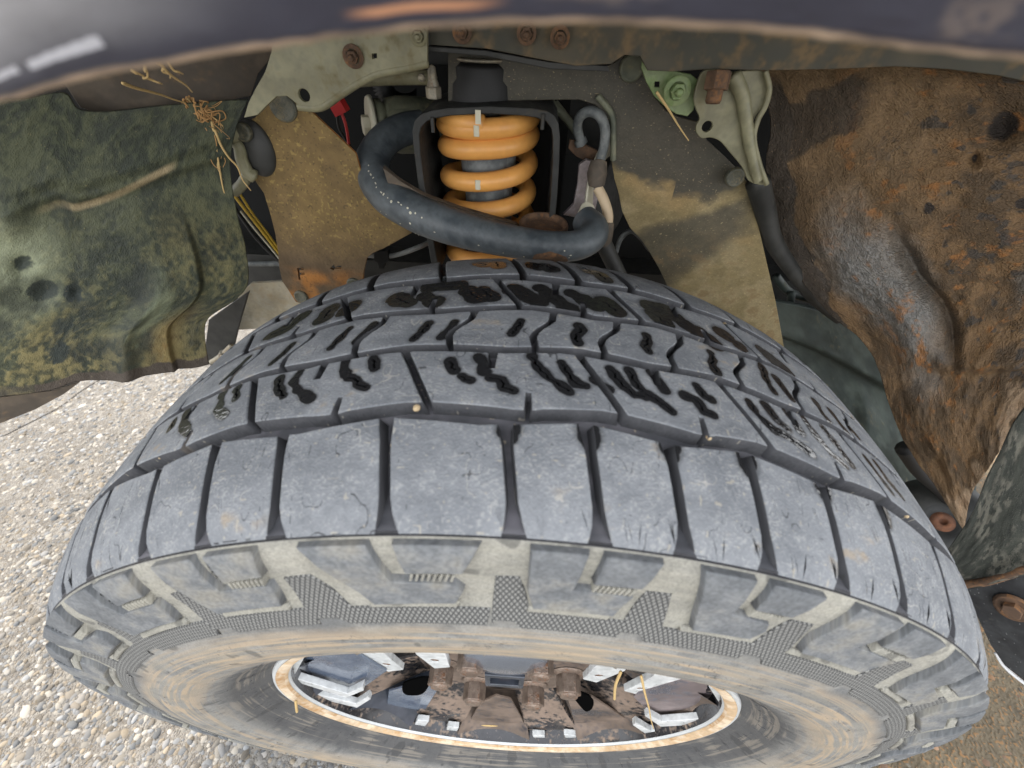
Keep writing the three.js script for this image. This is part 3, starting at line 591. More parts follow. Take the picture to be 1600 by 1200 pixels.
  part(rim, 'machined_face', plate([[-0.083,.1114,-0.05], [-0.0536,.1174,-0.05], [-0.0539,.0866,-0.05], [-0.0527,.0485,-0.05], [-0.0682,.0407,-0.05], [-0.0813,.0807,-0.05]], [0, 0], 0.005, { holes: [ringHole([-0.0658,.0663,-0.05], 0.0042, 20)], bevel: 0.0007 }), white);
  part(rim, 'machined_face', plate([[-0.171,.1023,-0.038], [-0.2063,.0252,-0.038], [-0.1645,-0.0249,-0.038], [-0.1406,.0103,-0.038], [-0.1433,-0.0063,-0.038], [-0.1694,-0.0424,-0.038], [-0.2089,.0102,-0.038], [-0.211,.0358,-0.038], [-0.1928,.0754,-0.038], [-0.1775,.0991,-0.038]], [0, 0], 0.005, { bevel: 0.0007 }), white);
  part(rim, 'machined_face', plate([[-0.2185,-0.0225,-0.0385], [-0.1653,-0.0709,-0.0385], [-0.1437,-0.0307,-0.0385], [-0.1436,-0.0444,-0.0385], [-0.1683,-0.0908,-0.0385], [-0.2171,-0.0464,-0.0385]], [0, 0], 0.005, { bevel: 0.0007 }), white);
  part(rim, 'machined_face', plate([[.0798,.1278,-0.05], [.1062,.1204,-0.05], [.1084,.0753,-0.05], [.0895,.0319,-0.05], [.0753,.0399,-0.05], [.0815,.0868,-0.05]], [0, 0], 0.005, { holes: [ringHole([.0883,.0545,-0.05], 0.0042, 20)], bevel: 0.0007 }), white);
  part(rim, 'machined_face', plate([[.1318,.106,-0.048], [.164,.089,-0.048], [.1706,.0572,-0.048], [.1333,.0087,-0.048], [.1189,.0175,-0.048], [.1338,.0684,-0.048]], [0, 0], 0.005, { holes: [ringHole([.1325,.0295,-0.048], 0.0042, 20)], bevel: 0.0007 }), white);
  part(rim, 'machined_face', plate([[.1492,-0.0198,-0.038], [.1713,-0.0487,-0.038], [.2164,-0.0133,-0.038], [.2074,.0293,-0.038], [.1752,.0908,-0.038], [.1821,.0915,-0.038], [.1997,.0621,-0.038], [.2151,.018,-0.038], [.2272,-0.0396,-0.038], [.1756,-0.0725,-0.038], [.1485,-0.0292,-0.038]], [0, 0], 0.005, { bevel: 0.0007 }), white);
  part(rim, 'machined_face', plate([[.1469,-0.0642,-0.0385], [.1728,-0.1029,-0.0385], [.2213,-0.0851,-0.0385], [.2162,-0.1222,-0.0385], [.1767,-0.1313,-0.0385], [.1462,-0.0776,-0.0385]], [0, 0], 0.005, { bevel: 0.0007 }), white);
  part(rim, 'machined_pad', plate([[-0.1049,-0.1454,-0.04], [-0.0911,-0.1471,-0.04], [-0.1096,-0.2212,-0.04], [-0.1202,-0.2048,-0.04]], [0, 0], 0.005, { bevel: 0.0007 }), white);
  part(rim, 'machined_pad', plate([[-0.0689,-0.1713,-0.04], [-0.0552,-0.1733,-0.04], [-0.0652,-0.2445,-0.04], [-0.0814,-0.2368,-0.04]], [0, 0], 0.005, { bevel: 0.0007 }), white);
  part(rim, 'machined_pad', plate([[.0402,-0.1865,-0.04], [.0557,-0.185,-0.04], [.0652,-0.258,-0.04], [.0519,-0.2746,-0.04]], [0, 0], 0.005, { bevel: 0.0007 }), white);
  part(rim, 'machined_pad', plate([[.0791,-0.1684,-0.04], [.0937,-0.1683,-0.04], [.1066,-0.2326,-0.04], [.0953,-0.2454,-0.04]], [0, 0], 0.005, { bevel: 0.0007 }), white);
  part(rim, 'pocket_floor', plate([[-0.2281,-0.0188,-0.0475], [-0.1782,-0.0745,-0.0475], [-0.1478,-0.0291,-0.0475], [-0.1159,.0312,-0.0475], [-0.1379,.0916,-0.0475], [-0.1823,.0822,-0.0475]], [0, 0], 0.0015, { bevel: 0.0004 }), skyTintGloss);
  part(rim, 'pocket_floor', plate([[.1316,.0006,-0.0475], [.1323,.0203,-0.0475], [.1648,.081,-0.0475], [.1925,.0605,-0.0475], [.2271,-0.0138,-0.0475], [.2373,-0.0662,-0.0475], [.1867,-0.1008,-0.0475], [.1608,-0.0575,-0.0475]], [0, 0], 0.0015, { bevel: 0.0004 }), mauveGloss);
  part(rim, 'pocket_floor', plate([[-0.1307,-0.0659,-0.0515], [-0.1103,-0.0442,-0.0515], [-0.0783,-0.001,-0.0515], [-0.0693,-0.0119,-0.0515], [-0.0745,-0.0507,-0.0515], [-0.1084,-0.1902,-0.0515], [-0.1328,-0.2787,-0.0515], [-0.1734,-0.2802,-0.0515]], [0, 0], 0.0015, { bevel: 0.0004 }), skyTintGloss);
  part(rim, 'pocket_floor', plate([[.0644,-0.0133,-0.0515], [.0716,-0.0078,-0.0515], [.0962,-0.0323,-0.0515], [.1459,-0.1143,-0.0515], [.1561,-0.165,-0.0515], [.151,-0.2936,-0.0515], [.1159,-0.2901,-0.0515], [.0864,-0.1292,-0.0515]], [0, 0], 0.0015, { bevel: 0.0004 }), dusty);
  part(rim, 'pocket_floor', plate([[-0.0252,-0.0858,-0.0515], [-0.0085,-0.0524,-0.0515], [.0083,-0.0647,-0.0515], [.0418,-0.2599,-0.0515], [.0533,-0.3493,-0.0515], [-0.0694,-0.3512,-0.0515]], [0, 0], 0.0015, { bevel: 0.0004 }), dusty);
  part(rim, 'vent_window', plate([[-0.1095,-0.0318,-0.0508], [-0.094,-0.008,-0.0508], [-0.0787,.0018,-0.0508], [-0.0909,-0.0624,-0.0508], [-0.1005,-0.0742,-0.0508], [-0.1117,-0.075,-0.0508]], [0, 0], 0.0015, { smooth: true, bevel: 0.0004 }), holeMat);
  part(rim, 'vent_window', plate([[.072,-0.0113,-0.0508], [.0811,-0.0143,-0.0508], [.0955,-0.0341,-0.0508], [.1013,-0.0812,-0.0508], [.0976,-0.0932,-0.0508], [.0881,-0.073,-0.0508]], [0, 0], 0.0015, { smooth: true, bevel: 0.0004 }), holeMat);
  for (const at of [[-0.1147,.0427,-0.05], [-0.0658,.0663,-0.05], [.0883,.0545,-0.05], [.1325,.0295,-0.048]]) part(rim, 'drill_dimple', boxUV(lathe([[0, -0.003], [0.0038, -0.003], [0.0042, -0.001]], at, [0, 0, 1], 20)), rustNut);
  const hub = part(wheel, 'hub', boxUV(lathe([[0.036, -0.10], [0.036, -0.070], [0.040, -0.066], [0.088, -0.066], [0.094, -0.070], [0.094, -0.10]], [0, 0, 0], [0, 0, 1], 64)), dusty);
  for (let k = 0; k < 6; k++) {
    const a = (30 + 60 * k) * DEG, at = [0.066 * Math.sin(a), -0.066 * Math.cos(a), -0.0655];
    const nut = part(wheel, 'lug_nut', boxUV(join([hexNut(at, [0, 0, 1], 0.0125, 0.019), lathe([[0.0095, 0], [0.0085, 0.0022], [0.003, 0.0032], [0, 0.0032]], [at[0], at[1], at[2] + 0.0205], [0, 0, 1], 20), lathe([[0.0165, 0], [0.0165, 0.001], [0.0135, 0.003], [0.0118, 0.0035]], at, [0, 0, 1], 24)])), rustNut);
  }
  // hub centre: square bezel with a rusty axle end, and the bright top of the cap
  const bez = [[-0.02, -0.02], [0.02, -0.02], [0.02, 0.02], [-0.02, 0.02]], sh = new THREE.Shape(bez.map((p) => new THREE.Vector2(...p))); sh.holes.push(new THREE.Path([[-0.0145, -0.012], [-0.0145, 0.012], [0.0145, 0.012], [0.0145, -0.012]].map((p) => new THREE.Vector2(...p))));
  const bg = new THREE.ExtrudeGeometry(sh, { depth: 0.014, bevelEnabled: true, bevelSize: 0.001, bevelThickness: 0.001, bevelOffset: -0.001 }); bg.translate(0, 0.006, -0.066);
  part(hub, 'centre_bezel', boxUV(bg), gloss);
  part(hub, 'axle_end', boxUV(lathe([[0, 0.012], [0.006, 0.012], [0.0075, 0.010], [0.0075, 0.006], [0.0105, 0.005], [0.011, 0]], [0, 0.006, -0.071], [0, 0, 1], 24)), grime({ size: 0.04, base: [0.22, 0.09, 0.035], base2: [0.35, 0.16, 0.07], dirt: [0.1, 0.06, 0.04], cover: 0.4, rough: 0.8, s: 460 }));
  part(hub, 'centre_cap', boxUV(lathe([[0.040, 0], [0.040, 0.008], [0.036, 0.013], [0.02, 0.016], [0, 0.017]], [0, 0.068, -0.064], [0, 0, 1], 48)), new THREE.MeshPhysicalMaterial({ color: new THREE.Color().setRGB(0.42, 0.47, 0.56), metalness: 0.9, roughness: 0.18 }));
  settle(wheel);
}

const M = {
  olive: grime({ size: 0.22, base: [0.075, 0.085, 0.06], base2: [0.15, 0.155, 0.105], dirt: [0.25, 0.205, 0.12], cover: 0.3, soft: 0.16, rough: 0.6, roughDirt: 0.9, bump: 0.0006, s: 500 }),
  guard: (() => {
    const m = maps(1024, 1024, (u, v) => {                // v is the height in units of 0.6 m; y is 0 at the top of the plate
      const y = v - 0.768, a = fbm(u, v, 5, 5, 510), b = fbm(u, v, 18, 4, 512), e = vn(u * 300, v * 300, 514, 300), e2 = vn(u * 400 + 9, v * 400, 516, 400), f = fbm(u, v, 60, 3, 518), k = y + (a - 0.5) * 0.12;
      let c = mix3([0.135, 0.088, 0.034], [0.19, 0.128, 0.05], b);
      c = mix3(c, [0.088, 0.058, 0.032], ss(-0.20, -0.31, k) * 0.9);
      c = mix3(c, [0.30, 0.125, 0.028], ss(-0.295, -0.325, y) * ss(0.38, 0.56, a * 0.5 + b * 0.5) * 0.95);
      if (e > 0.80 && b > 0.35) c = mix3(c, [0.36, 0.26, 0.08], 0.42 * (1 - ss(-0.2, -0.3, y)));
      if (e2 > 0.86) c = mix3(c, [0.06, 0.042, 0.02], 0.6);
      c = c.map((x) => x * (0.7 + 0.6 * f));
      return [...c, 0.8 + 0.2 * b, 0.5 * e + 0.5 * f];
    }, 1 / 0.6);
    return stdMat(m, 0.0006);
  })(),
  apron: grime({ size: 0.22, base: [0.175, 0.163, 0.095], base2: [0.225, 0.213, 0.13], dirt: [0.12, 0.10, 0.052], cover: 0.28, soft: 0.15, rough: 0.5, roughDirt: 0.85, bump: 0.0004, s: 520 }),
  dark: grime({ size: 0.2, base: [0.017, 0.0175, 0.016], base2: [0.03, 0.03, 0.027], dirt: [0.085, 0.065, 0.04], cover: 0.24, soft: 0.15, rough: 0.6, bump: 0.0005, s: 530 }),
  brownDark: grime({ size: 0.2, base: [0.07, 0.055, 0.04], base2: [0.11, 0.085, 0.06], dirt: [0.18, 0.11, 0.055], cover: 0.3, rough: 0.75, bump: 0.0008, s: 540 }),
  blueArm: grime({ size: 0.14, base: [0.055, 0.066, 0.074], base2: [0.085, 0.097, 0.104], dirt: [0.15, 0.11, 0.068], cover: 0.2, soft: 0.12, speck: [0.5, 0.52, 0.48], speckAmt: 0.012, rough: 0.5, roughDirt: 0.9, bump: 0.0004, s: 550 }),
  orange: grime({ size: 0.2, base: [0.76, 0.37, 0.095], base2: [0.70, 0.33, 0.085], dirt: [0.52, 0.22, 0.085], cover: 0.18, soft: 0.15, speck: [0.3, 0.13, 0.05], speckAmt: 0.004, rough: 0.42, roughDirt: 0.7, bump: 0.0001, vary: 0.25, s: 560 }),
  beige: grime({ size: 0.18, base: [0.40, 0.35, 0.25], base2: [0.46, 0.42, 0.33], dirt: [0.26, 0.20, 0.12], cover: 0.3, rough: 0.9, bump: 0.0004, s: 570 }),
  rustPart: grime({ size: 0.1, base: [0.085, 0.05, 0.03], base2: [0.14, 0.08, 0.045], dirt: [0.24, 0.11, 0.038], cover: 0.3, rough: 0.85, bump: 0.0006, s: 580 }),
  bolt: grime({ size: 0.05, base: [0.36, 0.32, 0.24], base2: [0.28, 0.26, 0.21], dirt: [0.22, 0.12, 0.06], cover: 0.35, rough: 0.5, metal: 0.4, s: 590 }),
  rubberHose: grime({ size: 0.1, base: [0.10, 0.11, 0.11], base2: [0.17, 0.18, 0.175], dirt: [0.25, 0.22, 0.17], cover: 0.2, rough: 0.6, s: 600 }),
  greenFrame: grime({ size: 0.25, base: [0.022, 0.033, 0.030], base2: [0.045, 0.06, 0.052], dirt: [0.10, 0.09, 0.055], cover: 0.3, soft: 0.12, speck: [0.3, 0.3, 0.25], speckAmt: 0.006, rough: 0.55, bump: 0.0006, s: 610 }),
  black: new THREE.MeshStandardMaterial({ color: new THREE.Color().setRGB(0.010, 0.010, 0.010), roughness: 0.6, side: THREE.DoubleSide }),
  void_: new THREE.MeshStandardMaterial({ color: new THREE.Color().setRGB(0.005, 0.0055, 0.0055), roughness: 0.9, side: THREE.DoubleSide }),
  straw: new THREE.MeshStandardMaterial({ color: new THREE.Color().setRGB(0.50, 0.35, 0.15), roughness: 0.8 }),
  root: new THREE.MeshStandardMaterial({ color: new THREE.Color().setRGB(0.40, 0.23, 0.09), roughness: 0.9 }),
  yellow: new THREE.MeshStandardMaterial({ color: new THREE.Color().setRGB(0.55, 0.36, 0.03), roughness: 0.5 }),
  grey: new THREE.MeshStandardMaterial({ color: new THREE.Color().setRGB(0.30, 0.31, 0.30), roughness: 0.5 }),
  tan: new THREE.MeshStandardMaterial({ color: new THREE.Color().setRGB(0.52, 0.40, 0.26), roughness: 0.6 }),
  cream: new THREE.MeshStandardMaterial({ color: new THREE.Color().setRGB(0.55, 0.52, 0.40), roughness: 0.6 }),
  red: new THREE.MeshStandardMaterial({ color: new THREE.Color().setRGB(0.45, 0.02, 0.02), roughness: 0.5 }),
  mauve: grime({ size: 0.1, base: [0.33, 0.28, 0.28], base2: [0.24, 0.2, 0.19], dirt: [0.2, 0.13, 0.09], cover: 0.3, rough: 0.7, s: 620 }),
};
M.clip = grime({ size: 0.05, base: [0.06, 0.062, 0.045], base2: [0.095, 0.095, 0.07], dirt: [0.17, 0.14, 0.08], cover: 0.35, rough: 0.5, s: 547 });
M.railRust = grime({ size: 0.4, base: [0.045, 0.043, 0.03], base2: [0.08, 0.066, 0.04], dirt: [0.17, 0.115, 0.06], cover: 0.34, soft: 0.14, rough: 0.7, bump: 0.0008, s: 545 });
const T = (pts, r, o) => boxUVt(tube(pts, r, o));
const boxUVt = (g) => plain(g);
// push-in clip: a round head with a shallow dish, on a plate facing +z
const clipHead = (at, r, dir = [0, 0, 1]) => boxUV(lathe([[0, 0.0016], [r * 0.62, 0.0018], [r * 0.74, 0.0030], [r * 0.92, 0.0028], [r, 0.0012], [r, -0.002]], at, dir, 28));
const stud = (at, dir, r) => boxUV(join([lathe([[r * 1.7, 0], [r * 1.7, 0.0012], [r * 1.1, 0.0016]], at, dir, 20), hexNut(at, dir, r, r * 0.9), lathe([[r * 0.5, 0], [r * 0.5, r * 1.5], [r * 0.35, r * 1.75], [0, r * 1.75]], at, dir, 12)]));

// ------------------------------------------------------------------ fender lip over the wheel
{
  const navy = (() => {
    const m = maps(1024, 256, (u, v) => {
      const a = fbm(u, v, 14, 4, 700, 5), b = fbm(u, v, 60, 3, 710, 16);
      let c = mix3([0.008, 0.009, 0.020], [0.016, 0.017, 0.032], a);
      const edge = 1 - ss(0.05, 0.105, v + (a - 0.5) * 0.06);                         // dust caught along the rolled edge
      c = mix3(c, [0.62, 0.46, 0.32], clamp(edge * (0.5 + 0.8 * b)));
      c = mix3(c, [0.20, 0.15, 0.11], ss(0.62, 0.78, a) * ss(0.4, 0.6, b) * 0.3);
      const skySheen = ss(0.12, 0.34, v + (a - 0.5) * 0.1) * (1 - ss(0.16, 0.40, u)) * ss(0, 0.06, u);           // sky reflection painted as a pale tint on the forward part
      c = mix3(c, [0.30, 0.295, 0.30], skySheen * 0.8);
      const sc = (x0, x1, y0, y1, t) => { const k = (u - x0) / (x1 - x0); return k > 0 && k < 1 && Math.abs(v - (y0 + (y1 - y0) * k)) < t; };
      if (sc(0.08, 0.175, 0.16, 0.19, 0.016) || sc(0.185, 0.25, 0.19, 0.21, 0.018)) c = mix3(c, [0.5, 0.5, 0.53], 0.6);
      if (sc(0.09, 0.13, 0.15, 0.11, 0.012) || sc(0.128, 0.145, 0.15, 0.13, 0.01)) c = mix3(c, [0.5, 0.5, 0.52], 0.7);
      c = mix3(c, [0.42, 0.20, 0.10], (1 - ss(0.008, 0.03, Math.abs(v - 0.165))) * ss(0.42, 0.45, u) * (1 - ss(0.50, 0.54, u)) * 0.8);
      return [...c, 0.25 + 0.6 * edge + 0.2 * a + 0.3 * skySheen, b];
    });
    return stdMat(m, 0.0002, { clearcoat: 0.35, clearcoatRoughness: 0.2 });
  })();
  const edge = [[-0.232,.4638,-0.012], [-0.164,.4894,-0.012], [-0.1204,.5041,-0.012], [-0.1002,.5093,-0.012], [-0.0838,.513,-0.012], [-0.0711,.5157,-0.012], [-0.0572,.518,-0.012], [-0.0441,.5199,-0.012], [-0.0315,.5217,-0.012], [-0.0196,.5231,-0.012], [-0.0081,.524,-0.012], [.005,.5246,-0.012], [.018,.5247,-0.012], [.031,.5244,-0.012], [.0441,.5238,-0.012], [.0574,.523,-0.012], [.0708,.5223,-0.012], [.0825,.5214,-0.012], [.0958,.5201,-0.012], [.1247,.5153,-0.012], [.1688,.5051,-0.012]];
  const u0 = edge[2][0], u1 = edge[edge.length - 3][0], c = new THREE.CatmullRomCurve3(edge.map(V3), false, 'centripetal'), n = 280, pos = [], uv = [], idx = [];
  // section of the rolled lip: inner flange, round bottom edge, outer skin leaning outwards
  const sec = [[-0.016, 0.0035, 0.02], [-0.008, 0.0012, 0.03], [-0.003, 0.0002, 0.04], [0, 0, 0.05], [0.0012, 0.0005, 0.07], [0.0019, 0.0014, 0.12], [0.0024, 0.0034, 0.2], [0.0040, 0.008, 0.3], [0.0062, 0.014, 0.45], [0.011, 0.024, 0.6], [0.017, 0.040, 0.8], [0.019, 0.075, 1]];
  for (let i = 0; i <= n; i++) {
    const p = c.getPointAt(i / n), w = 0.00028 * (vn(i * 0.5, 3, 77) - 0.5);
    for (const [o, h, v] of sec) { pos.push(p.x, p.y + h + w, p.z + o); uv.push((p.x - u0) / (u1 - u0), v); }
  }
  const m = sec.length;
  for (let i = 0; i < n; i++) for (let k = 0; k < m - 1; k++) { const a = i * m + k, b = a + m; idx.push(a, b, a + 1, b, b + 1, a + 1); }
  const g = new THREE.BufferGeometry(); g.setAttribute('position', new THREE.Float32BufferAttribute(pos, 3)); g.setAttribute('uv', new THREE.Float32BufferAttribute(uv, 2)); g.setIndex(idx); g.computeVertexNormals();
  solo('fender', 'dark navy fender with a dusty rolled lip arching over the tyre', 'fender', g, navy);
}

// ------------------------------------------------------------------ front wheel arch liner (left)
{
  const tex = maps(1024, 1024, (u, v0) => {
    const v = 1 - v0, a = fbm(u, v, 4, 5, 720), b = fbm(u, v, 12, 4, 730), c0 = fbm(u, v, 50, 3, 740), e = vn(u * 300, v * 300, 750, 300), w = (a - 0.5) * 0.12;
    let c = mix3([0.028, 0.035, 0.023], [0.064, 0.071, 0.038], ss(0.35, 0.65, b * 0.6 + c0 * 0.4));
    c = mix3(c, [0.17, 0.145, 0.062], ss(0.38, 0.75, a * 0.55 + c0 * 0.45) * 0.8 * ss(0.2, 0.6, v));
    c = mix3(c, [0.25, 0.27, 0.17], (1 - ss(0.03, 0.2, Math.abs(u - 0.13 + w) )) * ss(0.25, 0.45, v) * (1 - ss(0.6, 0.8, v)) * 0.9);   // pale washed streaks
    c = mix3(c, [0.25, 0.28, 0.18], (1 - ss(0.0, 0.07, Math.abs(u - 0.64 + w - (v - 0.7) * 0.1))) * ss(0.45, 0.6, v) * 0.8);
    c = mix3(c, [0.30, 0.19, 0.06], (1 - ss(0, 0.12, Math.abs(u - 0.80 + w))) * ss(0.62, 0.95, v) * 0.85);
    c = mix3(c, [0.20, 0.165, 0.07], ss(0.66, 0.95, v + w) * ss(0.3, 0.7, c0 + (u - 0.4) * 0.4) * 0.7);
    const ridge = Math.abs(v - (0.33 - 0.17 * u + 0.03 * Math.sin(u * 5)) ); c = mix3(c, [0.32, 0.25, 0.14], (1 - ss(0.004, 0.02, ridge)) * ss(0.3, 0.5, u + b * 0.2) * (1 - ss(0.72, 0.78, u)) * 0.8);
    for (const [x, y, r, q] of [[0.17, 0.49, 0.042, 0.9], [0.235, 0.585, 0.055, 0.9], [0.33, 0.60, 0.04, 0.95], [0.335, 0.72, 0.05, 0.75], [0.36, 0.855, 0.05, 0.9], [0.05, 0.86, 0.12, 0.7], [0.1, 0.73, 0.09, 0.4]]) {
      const d = Math.hypot((u - x) * 1, (v - y) * 1.0) + (b - 0.5) * 0.06 + (c0 - 0.5) * 0.02; c = mix3(c, [0.022, 0.03, 0.027], (1 - ss(r * 0.55, r * 0.85, d)) * q);
    }
    c = mix3(c, [0.02, 0.025, 0.02], ss(0.48, 0.72, fbm(u, v, 7, 4, 760)) * ss(0.3, 0.6, v) * 0.8);
    c = mix3(c, [0.07, 0.055, 0.042], ss(0.955, 0.965, v + (b - 0.5) * 0.05) * (u > 0.25 ? 1 : 0.5));
    if (e > 0.965) c = mix3(c, [0.35, 0.27, 0.12], 0.5);
    return [...c.map((x) => x * (0.7 + 0.35 * c0 + 0.25 * e)), 0.55 + 0.4 * a, 0.5 * c0 + 0.2 * e + 0.3 * b];
  });
  const bump = (u, v, x, y, s, t = s) => Math.exp(-(((u - x) / s) ** 2) - (((v - y) / t) ** 2));
  const g = sheet(
    [[-0.4054,.4616,-0.2712], [-0.378,.4597,-0.2904], [-0.3574,.4611,-0.3048], [-0.3559,.4518,-0.3059], [-0.348,.4486,-0.3114], [-0.3162,.4495,-0.3337], [-0.2814,.4505,-0.3581], [-0.2587,.4502,-0.3739]],
    [[-0.5225,.2262,-0.1893], [-0.5015,.2237,-0.204], [-0.4733,.2159,-0.2237], [-0.4558,.2175,-0.236], [-0.435,.2087,-0.2505], [-0.4124,.2029,-0.2663], [-0.3952,.1984,-0.2783], [-0.378,.1912,-0.2904], [-0.3654,.1905,-0.2992]],
    [[-0.4054,.4616,-0.2712], [-0.4351,.4019,-0.2504], [-0.478,.3156,-0.2204], [-0.5225,.2262,-0.1893]],
    [[-0.2587,.4502,-0.3739], [-0.2734,.4277,-0.3636], [-0.2856,.396,-0.3551], [-0.2928,.3567,-0.3501], [-0.2974,.314,-0.3468], [-0.3074,.2755,-0.3398], [-0.3207,.2624,-0.3305], [-0.3492,.246,-0.3106], [-0.3592,.2196,-0.3035], [-0.3654,.1905,-0.2992]],
    (u, v, p) => {
      const crease = 0.33 - 0.17 * u, r1 = v - crease;
      let d = 0.010 * ss(0.02, -0.06, r1) - 0.004 * Math.exp(-((r1 / 0.02) ** 2)) * -1;
      d += -0.007 * ss(0.775, 0.8, u - 0.10 * (v - 0.5)) * ss(0.3, 0.5, v);
      d += 0.014 * bump(u, v, 0.14, 0.33, 0.07, 0.06) + 0.010 * bump(u, v, 0.05, 0.55, 0.1) - 0.006 * bump(u, v, 0.17, 0.49, 0.03) - 0.006 * bump(u, v, 0.24, 0.59, 0.04) - 0.005 * bump(u, v, 0.34, 0.6, 0.03);
      d += 0.008 * Math.exp(-(((u - 0.62) / 0.05) ** 2)) * ss(0.5, 0.7, v) + 0.0025 * (fbm(u, v, 5, 3, 770) - 0.5) + 0.0008 * (fbm(u, v, 30, 3, 780) - 0.5);
      return d;
    }, 0.003, 220, 220);
  const root = thing('wheel_arch_liner', 'olive green plastic wheel arch liner with black stains in front of the tyre', 'liner');
  part(root, 'liner_panel', g, stdMat(tex, 0.0012));
  part(root, 'torn_flap', plate([[-0.543,.2045,-0.1849], [-0.5291,.2322,-0.1947], [-0.5098,.2182,-0.2081], [-0.4812,.2102,-0.2282], [-0.4613,.2115,-0.2421], [-0.476,.2026,-0.2318], [-0.4988,.1941,-0.2158], [-0.5234,.1894,-0.1986]], [-0.7], 0.003), M.brownDark);
  part(root, 'hanging_tab', plate([[-0.4668,.1156,-0.4], [-0.4278,.1852,-0.4], [-0.3547,.2328,-0.4], [-0.3634,.219,-0.4], [-0.3914,.1749,-0.4], [-0.4147,.1357,-0.4], [-0.4618,.1013,-0.4]], [0, 0], 0.004), M.dark, 'dark bracket below the liner corner');
  part(root, 'tab_fastener', boxUV(join([lathe([[0, 0], [0.006, 0], [0.007, 0.003], [0.004, 0.012], [0, 0.012]], [-0.4202,.1362,-0.39], [0.2, 0.3, 1], 14), T([[-0.4438,.1223,-0.385], [-0.4242,.1353,-0.385], [-0.4005,.155,-0.385]], 0.0035)])), M.bolt);
  settle(root);
  solo('inner_fender_panel', 'dark brown felt-like panel behind the grass under the fender lip', 'panel', plate([[-0.3787,.469,-0.3099], [-0.3685,.4917,-0.3171], [-0.2203,.4985,-0.4208], [-0.2415,.4762,-0.406], [-0.2542,.4649,-0.3971], [-0.2637,.4485,-0.3904], [-0.2826,.4459,-0.3772], [-0.3271,.4447,-0.346], [-0.3601,.4439,-0.323], [-0.3669,.448,-0.3182], [-0.3681,.4643,-0.3173]], [-0.7], 0.004), M.brownDark);
}

